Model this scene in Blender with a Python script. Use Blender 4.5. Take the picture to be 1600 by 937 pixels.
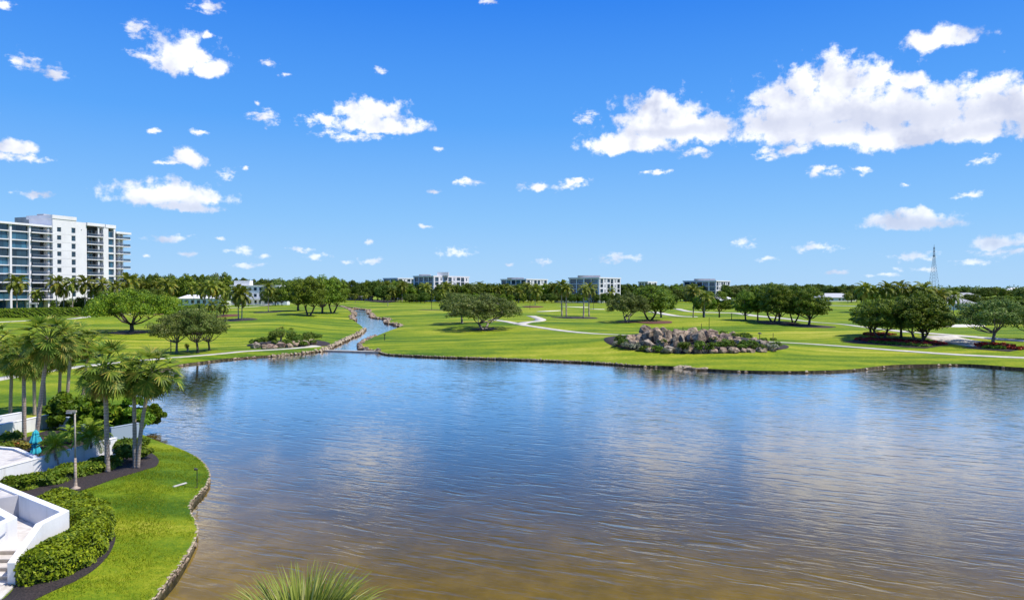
import bpy, bmesh, math, random
import numpy as np
from mathutils import Vector, Matrix, noise
from mathutils.geometry import delaunay_2d_cdt

SC = bpy.context.scene
COL = SC.collection
for o in list(bpy.data.objects):
    bpy.data.objects.remove(o)
R = random.Random(11)
NR = np.random.RandomState(5)
rad = math.radians

# ------------------------------------------------------------------ camera
EYE = 11.0
F = 1150.0
PITCH = math.atan(15.5 / F)
cam_d = bpy.data.cameras.new('camera')
cam_d.sensor_width = 36.0
cam_d.lens = 36.0 * F / 1600.0
cam_d.clip_start = 0.5
cam_d.clip_end = 30000
cam = bpy.data.objects.new('camera', cam_d)
cam.location = (0, 0, EYE)
cam.rotation_euler = (math.pi / 2 - PITCH, 0, 0)
COL.objects.link(cam)
SC.camera = cam

# ------------------------------------------------------------------ render / exposure
SC.view_settings.view_transform = 'Standard'
SC.view_settings.look = 'None'
SC.view_settings.exposure = 0.35
SC.view_settings.gamma = 1
SC.render.engine = 'CYCLES'
SC.cycles.max_bounces = 6
SC.cycles.diffuse_bounces = 2
SC.cycles.glossy_bounces = 3
SC.cycles.transmission_bounces = 2
SC.cycles.transparent_max_bounces = 8
SC.cycles.volume_bounces = 0
SC.cycles.caustics_reflective = False
SC.cycles.caustics_refractive = False

# ------------------------------------------------------------------ sun
SUN_V = Vector((0.50, -0.10, 0.86)).normalized()
SUN_EL = math.asin(SUN_V.z)
SUN_AZ = math.atan2(SUN_V.x, SUN_V.y)
sd = bpy.data.lights.new('sun', 'SUN')
sd.energy = 4.6
sd.angle = rad(0.53)
sd.color = (1.0, 0.955, 0.88)
sun = bpy.data.objects.new('sun', sd)
sun.rotation_euler = SUN_V.to_track_quat('Z', 'Y').to_euler()
sun.location = (60, -10, 120)
COL.objects.link(sun)


# ------------------------------------------------------------------ node helper
class NT:
    def __init__(self, tree):
        self.t = tree
        self.n = tree.nodes
        self.l = tree.links

    def new(self, typ, **kw):
        n = self.n.new(typ)
        for k, v in kw.items():
            setattr(n, k, v)
        return n

    def put(self, sock, v):
        if isinstance(v, bpy.types.NodeSocket):
            self.l.new(v, sock)
        elif v is not None:
            if hasattr(sock, 'default_value'):
                dv = sock.default_value
                if hasattr(dv, '__len__') and len(dv) == 4 and len(v) == 3:
                    v = tuple(v) + (1,)
                sock.default_value = v

    def math(self, op, a, b=None, c=None, clamp=False):
        n = self.new('ShaderNodeMath', operation=op, use_clamp=clamp)
        for i, v in enumerate((a, b, c)):
            self.put(n.inputs[i], v)
        return n.outputs[0]

    def vec(self, op, a, b=None, c=None, out=0):
        n = self.new('ShaderNodeVectorMath', operation=op)
        for i, v in enumerate((a, b, c)):
            if v is not None:
                self.put(n.inputs[i], v)
        return n.outputs[out]

    def noise(self, vec, scale, detail=3, rough=0.55, dist=0.0):
        n = self.new('ShaderNodeTexNoise')
        self.put(n.inputs['Vector'], vec)
        n.inputs['Scale'].default_value = scale
        n.inputs['Detail'].default_value = detail
        n.inputs['Roughness'].default_value = rough
        n.inputs['Distortion'].default_value = dist
        return n.outputs[0]

    def ramp(self, fac, stops, interp='LINEAR'):
        n = self.new('ShaderNodeValToRGB')
        n.color_ramp.interpolation = interp
        el = n.color_ramp.elements
        while len(el) < len(stops):
            el.new(0.5)
        for e, (p, c) in zip(el, stops):
            e.position = p
            e.color = tuple(c) + (1,) if len(c) == 3 else c
        self.put(n.inputs[0], fac)
        return n.outputs[0]

    def mix(self, fac, a, b, blend='MIX'):
        n = self.new('ShaderNodeMix', data_type='RGBA', blend_type=blend)
        self.put(n.inputs[0], fac)
        self.put(n.inputs[6], a)
        self.put(n.inputs[7], b)
        return n.outputs[2]

    def smooth(self, x, a, b, lo=0.0, hi=1.0):
        n = self.new('ShaderNodeMapRange', interpolation_type='SMOOTHSTEP')
        self.put(n.inputs[0], x)
        for i, v in zip((1, 2, 3, 4), (a, b, lo, hi)):
            n.inputs[i].default_value = v
        return n.outputs[0]

    def bump(self, h, strength, distance):
        n = self.new('ShaderNodeBump')
        n.inputs['Strength'].default_value = strength
        n.inputs['Distance'].default_value = distance
        self.put(n.inputs['Height'], h)
        return n.outputs[0]


def cam_dir(px, py):
    dx = (px - 800.0) / F
    dy = (468.5 - py) / F
    c, s = math.cos(PITCH), math.sin(PITCH)
    return Vector((dx, c + dy * s, -s + dy * c)).normalized()


# ------------------------------------------------------------------ sky and clouds (world)
SKY_STRENGTH = 0.10
world = bpy.data.worlds.new("World")
SC.world = world
world.use_nodes = True
w = NT(world.node_tree)
w.n.clear()
sky = w.new('ShaderNodeTexSky', sky_type='NISHITA')
sky.sun_disc = False
sky.sun_elevation = SUN_EL
sky.sun_rotation = SUN_AZ
sky.altitude = 0
sky.air_density = 1.0
sky.dust_density = 0.35
sky.ozone_density = 2.5
hsv = w.new('ShaderNodeHueSaturation')
hsv.inputs['Saturation'].default_value = 1.32
hsv.inputs['Hue'].default_value = 0.503
hsv.inputs['Value'].default_value = 1.12
w.l.new(sky.outputs[0], hsv.inputs['Color'])
tc = w.new('ShaderNodeTexCoord')
nd = w.vec('NORMALIZE', tc.outputs['Generated'])
sep = w.new('ShaderNodeSeparateXYZ')
w.l.new(nd, sep.inputs[0])
az = w.math('ARCTAN2', sep.outputs[0], sep.outputs[1])
el = w.math('ARCSINE', sep.outputs[2])
cmb = w.new('ShaderNodeCombineXYZ')
w.l.new(w.math('MULTIPLY', az, 1000.0), cmb.inputs[0])
w.l.new(w.math('MULTIPLY', el, 1000.0), cmb.inputs[1])
P0 = cmb.outputs[0]
# gentle billowing warp of the cloud outlines
n1 = w.new('ShaderNodeTexNoise')
w.l.new(P0, n1.inputs['Vector'])
n1.inputs['Scale'].default_value = 0.021
n1.inputs['Detail'].default_value = 5
n1.inputs['Roughness'].default_value = 0.62
warp = w.vec('MULTIPLY_ADD', n1.outputs['Color'], (34, 24, 0), (-17, -12, 0))
PW = w.vec('ADD', P0, warp)
BIG = [(1290,160,125,62),(1385,165,95,52),(1232,178,72,44),(1460,172,85,44),(1560,160,80,56),(1312,118,56,42),(1660,160,110,56),
       (1400,212,90,22),(1228,198,80,34),(1310,200,90,40),(1405,205,110,36),(1500,196,100,36),(1205,150,34,22),(1520,208,75,20),(1370,118,26,26),(1420,130,34,20),(1256,126,36,28),
       (1036,190,78,48),(988,220,76,24),(1108,200,50,32),(1028,160,34,24),(1470,60,60,23),(1425,343,74,19),(1562,378,48,15),
       (288,84,56,36),(330,106,36,20),(262,302,98,26),(292,322,54,13),(582,172,50,24),(595,194,72,16),(290,246,30,16),(25,228,38,16)]
SMALL = [(916,178,22,13),(1085,238,23,9),(1205,238,30,11),(1240,230,32,11),(1292,265,30,9),(1345,262,13,5),(1532,247,24,7),(1508,301,23,8),
         (1412,288,12,4),(1270,384,40,8),(1162,376,20,8),(1200,400,18,5),(970,402,38,7),(1565,394,60,8),(1428,399,37,8),(1525,411,36,6),
         (1305,425,25,4),(1380,429,28,4),(1400,419,14,4),(1442,419,20,5),(236,86,34,9),(215,43,23,14),(322,8,25,10),(327,50,9,6),
         (35,94,26,15),(82,109,27,10),(46,244,34,7),(5,240,30,9),(417,98,12,7),(440,115,9,4),(593,111,13,5),(510,186,38,11),(548,209,55,8),
         (652,191,20,8),(415,182,25,12),(401,163,7,5),(236,204,9,6),(315,205,16,5),(262,254,20,4),(353,267,17,9),(384,265,6,4),(686,230,8,6),
         (58,301,26,7),(732,281,21,7),(845,288,38,7),(900,283,24,8),(676,296,10,4),(1028,269,18,5),(265,370,33,8),(340,372,10,3),(372,391,23,7),
         (412,401,12,4),(384,413,26,4),(292,398,17,4),(470,388,18,5),(495,398,20,6),(580,405,25,6),(575,376,9,4),(540,408,10,4),(668,352,18,5),
         (711,393,34,7),(848,409,17,5),(795,412,10,3),(223,399,6,3),(5,5,18,8),(760,2,14,5),
         (-70,180,50,18),(-120,320,70,18),(1740,330,70,18),(1720,60,60,22),(-160,60,60,26)]
E = E2 = None
for i, (cx, cy, rx, ry) in enumerate(BIG + SMALL):
    d = cam_dir(cx, cy)
    a0 = math.atan2(d.x, d.y) * 1000
    e0 = math.asin(d.z) * 1000
    ca = math.cos(math.atan2(d.x, d.y))
    rx2 = rx * ca * ca / 1.15
    ry2 = ry * ca / 1.15
    e0 -= ry2 * 0.25
    grow = 1.22 if i < len(BIG) else 1.38
    sx, sy = 1 / (rx2 * grow), 1 / (ry2 * grow)
    v = w.vec('MULTIPLY_ADD', PW if i < len(BIG) else PW, (sx, sy, 0), (-a0 * sx, -e0 * sy, 0))
    if i < len(BIG):
        v = w.vec('MAXIMUM', v, w.vec('MULTIPLY', v, (1, -1.9, 1)))  # flat base: below the middle the edge comes sooner
        # MAXIMUM keeps u where it is positive; the mirrored term covers v only
    L = w.vec('LENGTH', v, out=1)
    if i < len(BIG):
        E = L if E is None else w.math('MINIMUM', E, L)
    else:
        E2 = L if E2 is None else w.math('MINIMUM', E2, L)
# scattered fair-weather clouds over the rest of the sky (outside the frame as well as high above it)
sep2 = w.new('ShaderNodeSeparateXYZ')
w.l.new(nd, sep2.inputs[0])
zc = w.math('MAXIMUM', sep2.outputs[2], 0.04)
pl = w.new('ShaderNodeCombineXYZ')
w.l.new(w.math('DIVIDE', sep2.outputs[0], zc), pl.inputs[0])
w.l.new(w.math('DIVIDE', sep2.outputs[1], zc), pl.inputs[1])
gen = w.noise(pl.outputs[0], 0.75, 7, 0.55, 0.2)
gen_m = w.smooth(gen, 0.60, 0.70)
inside = w.math('MULTIPLY', w.math('LESS_THAN', w.math('ABSOLUTE', az), 0.72), w.math('LESS_THAN', el, 0.46))
gen_m = w.math('MULTIPLY', gen_m, w.math('SUBTRACT', 1.0, inside))
fine = w.noise(P0, 0.050, 8, 0.60)
fine2 = w.noise(w.vec('MULTIPLY', P0, (0.8, 1.25, 1)), 0.085, 7, 0.62)
dens2 = w.math('ADD', w.math('SUBTRACT', 1.0, E2), w.math('MULTIPLY', w.math('SUBTRACT', fine2, 0.60), 2.6))
dens = w.math('ADD', w.math('SUBTRACT', 1.0, E), w.math('MULTIPLY', w.math('SUBTRACT', fine, 0.54), 1.9))
alpha = w.smooth(dens, -0.08, 0.46)
alpha = w.math('MAXIMUM', alpha, w.smooth(dens2, -0.05, 0.75))
alpha = w.math('MAXIMUM', alpha, gen_m)
# cloud self-shading from the relief of the billows towards the sun
sh_a = w.noise(P0, 0.016, 4, 0.55)
sh_b = w.noise(w.vec('ADD', P0, (12, 20, 0)), 0.016, 4, 0.55)
rel = w.math('MULTIPLY_ADD', w.math('SUBTRACT', sh_a, sh_b), 3.2, 0.72, clamp=True)
SHADE = [(1240,190,95,16),(1330,196,100,15),(1440,182,110,16),(1050,205,75,8),(1580,195,70,12),(285,325,60,8),(1430,350,60,6)]
S = None
for cx, cy, rx, ry in SHADE:
    d = cam_dir(cx, cy)
    a0 = math.atan2(d.x, d.y) * 1000
    e0 = math.asin(d.z) * 1000
    v = w.vec('MULTIPLY_ADD', PW, (1 / rx, 1 / ry, 0), (-a0 / rx, -e0 / ry, 0))
    L = w.vec('LENGTH', v, out=1)
    S = L if S is None else w.math('MINIMUM', S, L)
under = w.smooth(S, 0.2, 1.7, 0.0, 1.0)
lum = w.math('MULTIPLY', rel, w.math('MULTIPLY_ADD', under, 0.75, 0.25))
K = 1 / SKY_STRENGTH
ccol = w.mix(lum, (0.50 * K, 0.54 * K, 0.68 * K, 1), (0.92 * K, 0.93 * K, 0.96 * K, 1))
low = w.smooth(el, 0.0, 0.16, 0.62, 1.0)
grade = w.ramp(w.math('DIVIDE', el, 1.5708, clamp=True), [(0.0, (0.40, 0.66, 0.97)), (0.06, (0.25, 0.55, 0.97)), (0.14, (0.100, 0.38, 0.96)), (0.24, (0.030, 0.23, 0.88)), (0.6, (0.022, 0.16, 0.66)), (1.0, (0.02, 0.12, 0.5))])
clear = w.mix(0.92, hsv.outputs[0], w.vec('SCALE', grade))
clear.node.inputs[7].links[0].from_node.inputs[3].default_value = 0.80 * K
skyc = w.mix(w.math('MULTIPLY', alpha, low), clear, ccol)
bg = w.new('ShaderNodeBackground')
w.l.new(skyc, bg.inputs[0])
bg.inputs[1].default_value = SKY_STRENGTH
wo = w.new('ShaderNodeOutputWorld')
w.l.new(bg.outputs[0], wo.inputs[0])
world.cycles.sampling_method = 'MANUAL'
world.cycles.sample_map_resolution = 512

# ------------------------------------------------------------------ picking places on the ground
SHORE_Z = 0.30


def plane_pt(px, py, z=SHORE_Z):
    d = cam_dir(px, py)
    t = (z - EYE) / min(d.z, -1e-4)
    return Vector((d.x * t, d.y * t, z))


def catmull(pts, n=4, closed=False):
    pts = [Vector(p[:2]) for p in pts]
    N = len(pts)
    out = []
    for i in range(N if closed else N - 1):
        if closed:
            p0, p1, p2, p3 = pts[(i - 1) % N], pts[i], pts[(i + 1) % N], pts[(i + 2) % N]
        else:
            p0, p1, p2, p3 = pts[max(i - 1, 0)], pts[i], pts[i + 1], pts[min(i + 2, N - 1)]
        for k in range(n):
            t = k / n
            out.append(0.5 * ((2 * p1) + (-p0 + p2) * t + (2 * p0 - 5 * p1 + 4 * p2 - p3) * t * t + (-p0 + 3 * p1 - 3 * p2 + p3) * t ** 3))
    if not closed:
        out.append(pts[-1])
    return out


# shoreline, as places on the ground (bank top)
near_px = [(170, 1010), (205, 975), (237, 937), (262, 905), (283, 878), (300, 852), (308, 832), (306, 815), (298, 800), (297, 787), (306, 774),
           (319, 761), (327, 747), (326, 734), (316, 720), (300, 709), (275, 698), (250, 690), (226, 680), (207, 668), (196, 650), (203, 620),
           (226, 595), (250, 577), (280, 569), (310, 565), (350, 560), (400, 556), (427, 554), (470, 550.5), (498, 547)]
left_px = [(511, 543), (520, 538.5), (534, 532), (552, 524), (566, 516), (566, 510.5), (559, 505), (552, 500), (548, 495), (552, 491), (548, 485.5),
           (540, 481), (530, 478.6), (516, 478.2)]
right_px = [(516, 477.2), (533, 477.3), (543, 479), (553, 481), (566, 483), (577, 484.6), (576, 488), (581, 490.5), (584, 495.5), (596, 497), (608, 498.5),
            (604, 502), (607, 504.5), (622, 507), (626, 510), (612, 515), (588, 524.5), (572, 531), (562, 538), (566, 543.5), (580, 546.5), (592, 548.5)]
lake_r_px = [(606, 552), (650, 554.5), (700, 556.5), (800, 559.5), (900, 563.5), (960, 567), (1000, 570), (1061, 572), (1112, 576), (1176, 578.5),
             (1260, 579), (1330, 576.5), (1370, 572), (1401, 569.5), (1450, 568.5), (1518, 568.5), (1600, 574), (1700, 577), (1850, 582), (2100, 592)]
wpts = [plane_pt(*p) for p in near_px + left_px + right_px + lake_r_px]
wpts = catmull(wpts, 4)
tail = [(115, 50), (95, 24), (60, 14.5), (30, 13.5), (10, 15.5), (0, 17.0), (-6.5, 18.6), (-9, 19.0), (-11.5, 20.0)]
tail = catmull([wpts[-1]] + [Vector(p) for p in tail] + [wpts[0]], 4)[1:-1]
WATER = wpts + tail                      # closed outline of the lake and its creek
WA = np.array([(p.x, p.y) for p in WATER])
WB = np.roll(WA, -1, axis=0)


def dist_poly(P, A=WA, B=WB):
    P = np.atleast_2d(np.asarray(P, float))
    out = np.empty(len(P))
    d = B - A
    dd = np.maximum((d * d).sum(1), 1e-9)
    for i in range(0, len(P), 2000):
        q = P[i:i + 2000, None, :]
        t = np.clip(((q - A) * d).sum(2) / dd, 0, 1)
        c = A + t[..., None] * d
        out[i:i + 2000] = np.sqrt(((q - c) ** 2).sum(2).min(1))
    return out


def inside(P, poly):
    P = np.atleast_2d(np.asarray(P, float))
    poly = np.asarray([(p[0], p[1]) for p in poly])
    x, y = P[:, 0], P[:, 1]
    r = np.zeros(len(P), bool)
    x1, y1 = poly[-1]
    for x2, y2 in poly:
        c = ((y1 > y) != (y2 > y))
        with np.errstate(divide='ignore', invalid='ignore'):
            xi = (x2 - x1) * (y - y1) / (y2 - y1) + x1
        r ^= c & (x < xi)
        x1, y1 = x2, y2
    return r


def sstep(x, a, b):
    t = np.clip((x - a) / (b - a), 0, 1)
    return t * t * (3 - 2 * t)


MOUNDS = []                              # (x, y, rx, ry, h)


def heights(P):
    P = np.atleast_2d(np.asarray(P, float))
    d = dist_poly(P)
    x, y = P[:, 0], P[:, 1]
    b = (np.sin(x * 0.051 + 1.3) * np.cos(y * 0.043 + 0.4) + 0.6 * np.sin(x * 0.023 - y * 0.061 + 2.0) + 0.5 * np.cos(x * 0.093 + y * 0.027))
    far = sstep(np.hypot(x, y), 60, 130) * (1 - sstep(np.hypot(x, y), 330, 600))
    z = SHORE_Z + 0.34 * sstep(d, 0.2, 3.5) + (0.62 + 0.58 * b) * sstep(d, 3, 24) * far
    for mx, my, rx, ry, h in MOUNDS:
        q = ((x - mx) / rx) ** 2 + ((y - my) / ry) ** 2
        z += h * np.clip(1 - q, 0, 1) ** 1.3
    return z


def H(x, y):
    return float(heights([(x, y)])[0])


def G(px, py):
    """place on the ground that the photograph shows at px, py"""
    z = 0.65
    for _ in range(7):
        p = plane_pt(px, py, z)
        z = 0.5 * z + 0.5 * H(p.x, p.y)
    p = plane_pt(px, py, z)
    p.z = H(p.x, p.y)
    return p


def at(px, py, z):
    return plane_pt(px, py, z)


def zat(px, py, y):
    """height at which the sight line through px, py passes depth y"""
    d = cam_dir(px, py)
    return EYE + d.z / d.y * y


# rock garden and island bed are low mounds
g0 = plane_pt(1088, 539, 1.5)
ROCKC = Vector((g0.x, g0.y + 3))
MOUNDS.append((ROCKC.x, ROCKC.y, 17.5, 19, 1.5))
g1 = plane_pt(445, 534, 1.2)
MOUNDS.append((g1.x, g1.y + 4, 8.0, 9, 0.4))
g2 = plane_pt(1410, 532, 0.9)
MOUNDS.append((g2.x, g2.y + 5, 19, 15, 0.5))


# ------------------------------------------------------------------ mesh helpers
def tag(o, label=None, cat=None, group=None, kind=None):
    if label: o['label'] = label
    if cat: o['category'] = cat
    if group: o['group'] = group
    if kind: o['kind'] = kind
    return o


def link(name, me, parent=None, mat_=None, loc=None):
    o = bpy.data.objects.new(name, me)
    COL.objects.link(o)
    if parent is not None:
        o.parent = parent
    if loc is not None:
        o.location = loc
    if mat_ is not None and me is not None and not me.materials:
        me.materials.append(mat_)
    return o


def empty(name, loc, rz=0, scale=None):
    o = bpy.data.objects.new(name, None)
    o.location = loc
    o.rotation_euler = (0, 0, rz)
    if scale is not None:
        o.scale = scale
    o.empty_display_size = 0.3
    COL.objects.link(o)
    return o


def np_mesh(name, V, Fq, mats=(), mi=None, smooth=False):
    """V (n,3); Fq (m,k) equal-size faces or list of them"""
    V = np.asarray(V, np.float32).reshape(-1, 3)
    me = bpy.data.meshes.new(name)
    groups = Fq if isinstance(Fq, list) else [Fq]
    groups = [np.asarray(g, np.int32) for g in groups if len(g)]
    me.vertices.add(len(V))
    me.vertices.foreach_set('co', V.ravel())
    nl = sum(g.size for g in groups)
    nf = sum(len(g) for g in groups)
    me.loops.add(nl)
    me.polygons.add(nf)
    me.loops.foreach_set('vertex_index', np.concatenate([g.ravel() for g in groups]))
    ls, c = [], 0
    for g in groups:
        k = g.shape[1]
        ls.append(np.arange(len(g)) * k + c)
        c += g.size
    me.polygons.foreach_set('loop_start', np.concatenate(ls).astype(np.int32))
    for m in mats:
        me.materials.append(m)
    if mi is not None:
        me.polygons.foreach_set('material_index', np.asarray(mi, np.int32))
    if smooth:
        me.polygons.foreach_set('use_smooth', np.ones(nf, bool))
    me.update(calc_edges=True)
    me.validate()
    return me


class MB:
    """collects boxes, tubes, quads into one mesh"""
    def __init__(self):
        self.v, self.f = [], []

    def add(self, vs, fs):
        b = len(self.v)
        self.v += [tuple(v) for v in vs]
        self.f += [tuple(i + b for i in f) for f in fs]
        return self

    def box(self, x0, x1, y0, y1, z0, z1, M=None):
        vs = [Vector((x, y, z)) for z in (z0, z1) for y in (y0, y1) for x in (x0, x1)]
        if M is not None:
            vs = [M @ v for v in vs]
        return self.add(vs, [(0, 2, 3, 1), (4, 5, 7, 6), (0, 1, 5, 4), (2, 6, 7, 3), (0, 4, 6, 2), (1, 3, 7, 5)])

    def prism(self, poly, z0, z1):
        """poly CCW list of (x,y); z1 may be a list"""
        n = len(poly)
        z1s = z1 if isinstance(z1, (list, tuple)) else [z1] * n
        vs = [(p[0], p[1], z0) for p in poly] + [(p[0], p[1], z) for p, z in zip(poly, z1s)]
        fs = [tuple(range(n - 1, -1, -1)), tuple(range(n, 2 * n))]
        fs += [(i, (i + 1) % n, (i + 1) % n + n, i + n) for i in range(n)]
        return self.add(vs, fs)

    def tube(self, pts, radii, sides=6, cap=True):
        pts = [Vector(p) for p in pts]
        if not hasattr(radii, '__len__'):
            radii = [radii] * len(pts)
        vs = []
        up = Vector((0.13, 0.97, 0.2)).normalized()
        for i, p in enumerate(pts):
            d = (pts[min(i + 1, len(pts) - 1)] - pts[max(i - 1, 0)])
            d = d.normalized() if d.length > 1e-6 else Vector((0, 0, 1))
            a = d.cross(up)
            if a.length < 0.05:
                a = d.cross(Vector((1, 0, 0)))
            a.normalize()
            b = d.cross(a)
            for k in range(sides):
                t = 2 * math.pi * k / sides
                vs.append(p + (a * math.cos(t) + b * math.sin(t)) * radii[i])
        fs = []
        for i in range(len(pts) - 1):
            for k in range(sides):
                k2 = (k + 1) % sides
                fs.append((i * sides + k, i * sides + k2, (i + 1) * sides + k2, (i + 1) * sides + k))
        if cap:
            fs.append(tuple(range(sides - 1, -1, -1)))
            fs.append(tuple((len(pts) - 1) * sides + k for k in range(sides)))
        return self.add(vs, fs)

    def lathe(self, prof, sides=16, c=(0, 0)):
        vs, fs = [], []
        for r, z in prof:
            for k in range(sides):
                t = 2 * math.pi * k / sides
                vs.append((c[0] + r * math.cos(t), c[1] + r * math.sin(t), z))
        for i in range(len(prof) - 1):
            for k in range(sides):
                k2 = (k + 1) % sides
                fs.append((i * sides + k, i * sides + k2, (i + 1) * sides + k2, (i + 1) * sides + k))
        fs.append(tuple(range(sides - 1, -1, -1)))
        fs.append(tuple((len(prof) - 1) * sides + k for k in range(sides)))
        return self.add(vs, fs)

    def mesh(self, name, smooth=False):
        me = bpy.data.meshes.new(name)
        me.from_pydata(self.v, [], self.f)
        if smooth:
            me.polygons.foreach_set('use_smooth', np.ones(len(me.polygons), bool))
        me.update()
        return me

    def obj(self, name, m, parent=None, smooth=False, bevel=0, loc=None):
        o = link(name, self.mesh(name, smooth), parent, m, loc)
        if bevel:
            b = o.modifiers.new('bevel', 'BEVEL')
            b.width = bevel
            b.segments = 2
            b.limit_method = 'ANGLE'
        return o


# ------------------------------------------------------------------ materials
MATS = {}


def material(name, col=(0.5, 0.5, 0.5), rough=0.7, build=None, spec=None):
    m = bpy.data.materials.new(name)
    m.use_nodes = True
    t = NT(m.node_tree)
    b = t.n['Principled BSDF']
    b.inputs['Base Color'].default_value = tuple(col) + (1,)
    b.inputs['Roughness'].default_value = rough
    if spec is not None:
        b.inputs['Specular IOR Level'].default_value = spec
    if build:
        build(t, b)
    MATS[name] = m
    return m


def pos(t):
    return t.new('ShaderNodeNewGeometry').outputs['Position']


def objpos(t):
    return t.new('ShaderNodeTexCoord').outputs['Object']


def foliage(name, dark, light, yellow=None, rough=0.55, trans=0.22, freq=0.5, spec=0.3):
    def build(t, b):
        g = t.new('ShaderNodeNewGeometry')
        oi = t.new('ShaderNodeObjectInfo')
        n = t.noise(objpos(t), freq, 2)
        f = t.math('MULTIPLY_ADD', g.outputs['Random Per Island'], 0.65, t.math('MULTIPLY_ADD', n, 0.9, -0.28), clamp=True)
        c = t.mix(f, tuple(dark) + (1,), tuple(light) + (1,))
        if yellow:
            y = t.smooth(g.outputs['Random Per Island'], 0.90, 0.97)
            c = t.mix(y, c, tuple(yellow) + (1,))
        h = t.new('ShaderNodeHueSaturation')
        t.put(h.inputs['Hue'], t.math('MULTIPLY_ADD', oi.outputs['Random'], 0.03, 0.485))
        t.put(h.inputs['Value'], t.math('MULTIPLY_ADD', oi.outputs['Random'], 0.45, 0.78))
        t.l.new(c, h.inputs['Color'])
        t.l.new(h.outputs[0], b.inputs['Base Color'])
        tr = t.new('ShaderNodeBsdfTranslucent')
        t.l.new(t.mix(0.35, h.outputs[0], (0.30, 0.42, 0.03, 1)), tr.inputs[0])
        ms = t.new('ShaderNodeMixShader')
        ms.inputs[0].default_value = trans
        t.l.new(b.outputs[0], ms.inputs[1])
        t.l.new(tr.outputs[0], ms.inputs[2])
        t.l.new(ms.outputs[0], t.n['Material Output'].inputs[0])
    return material(name, dark, rough, build, spec)


def grass_build(t, b):
    p = pos(t)
    big = t.noise(p, 0.02, 4, 0.6)
    mid = t.noise(p, 0.22, 4, 0.6, 0.4)
    fine = t.noise(p, 2.4, 4, 0.7)
    blade = t.noise(t.vec('MULTIPLY', p, (1.0, 2.2, 1.0)), 11, 3, 0.7)
    # mowing swathes, gently curved
    wv = t.new('ShaderNodeTexWave', wave_type='BANDS', bands_direction='Y', wave_profile='SIN')
    t.put(wv.inputs['Vector'], t.vec('ADD', p, t.vec('MULTIPLY', t.new('ShaderNodeTexNoise').outputs['Color'], (0, 0, 0))))
    wv.inputs['Scale'].default_value = 0.055
    wv.inputs['Distortion'].default_value = 9.0
    wv.inputs['Detail'].default_value = 1.0
    wv.inputs['Detail Scale'].default_value = 0.35
    f = t.math('MULTIPLY_ADD', big, 1.3, -0.22)
    band = t.noise(t.vec('MULTIPLY', p, (0.30, 1.5, 1)), 0.045, 3, 0.5, 0.8)
    f = t.math('ADD', f, t.math('MULTIPLY_ADD', band, 1.9, -0.95))
    f = t.math('ADD', f, t.math('MULTIPLY_ADD', mid, 0.8, -0.40))
    f = t.math('ADD', f, t.math('MULTIPLY_ADD', wv.outputs[1], 0.26, -0.13))
    f = t.math('ADD', f, t.math('MULTIPLY_ADD', fine, 1.1, -0.55))
    f = t.math('ADD', f, t.math('MULTIPLY_ADD', blade, 1.2, -0.60), clamp=True)
    c = t.ramp(f, [(0.0, (0.050, 0.115, 0.004)), (0.40, (0.140, 0.210, 0.005)), (0.75, (0.260, 0.290, 0.010)), (1.0, (0.38, 0.36, 0.05))])  # dark end also paints shadow texture into the turf as blotches
    t.l.new(c, b.inputs['Base Color'])
    h = t.math('ADD', t.math('MULTIPLY', fine, 0.6), blade)
    t.l.new(t.bump(h, 0.7, 0.09), b.inputs['Normal'])


M_GRASS = material('lawn grass', (0.14, 0.24, 0.02), 0.85, grass_build, 0.15)


def blotch(c1, c2, scale, rough=0.8, bump=0.0, dist=0.02, detail=5, c3=None, scale3=0.3):
    def build(t, b):
        p = pos(t)
        n = t.noise(p, scale, detail, 0.62)
        c = t.mix(t.smooth(n, 0.34, 0.66), tuple(c1) + (1,), tuple(c2) + (1,))
        if c3:
            m = t.noise(p, scale3, 4, 0.6)
            c = t.mix(t.smooth(m, 0.5, 0.75), c, tuple(c3) + (1,))
        t.l.new(c, b.inputs['Base Color'])
        if bump:
            t.l.new(t.bump(n, bump, dist), b.inputs['Normal'])
    return build


M_PATH = material('pale concrete', build=blotch((0.44, 0.40, 0.33), (0.58, 0.54, 0.45), 0.9, c3=(0.38, 0.34, 0.28)), rough=0.85)
M_PAVE = material('light paving', build=blotch((0.50, 0.46, 0.41), (0.62, 0.58, 0.53), 3.0, c3=(0.42, 0.38, 0.34), scale3=0.8), rough=0.8)
M_MULCH = material('dark mulch', build=blotch((0.008, 0.006, 0.006), (0.050, 0.034, 0.030), 14, bump=1.0, dist=0.06, c3=(0.030, 0.020, 0.018), scale3=3), rough=0.95)
M_MULCHR = material('reddish mulch', build=blotch((0.05, 0.018, 0.010), (0.16, 0.055, 0.028), 3, bump=0.6, dist=0.05), rough=0.95)
M_SAND = material('bunker sand', build=blotch((0.66, 0.60, 0.47), (0.78, 0.72, 0.58), 0.6), rough=0.95)
M_ROAD = material('grey road', build=blotch((0.20, 0.21, 0.22), (0.30, 0.31, 0.32), 0.3), rough=0.8)
M_SOIL = material('bank soil', build=blotch((0.030, 0.026, 0.012), (0.16, 0.13, 0.060), 2.2, bump=0.8, dist=0.1), rough=0.95)
M_BED = material('lake bed', build=blotch((0.48, 0.32, 0.065), (0.64, 0.43, 0.095), 0.9, bump=0.5, dist=0.15, c3=(0.38, 0.27, 0.07), scale3=0.30), rough=0.95)
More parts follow.
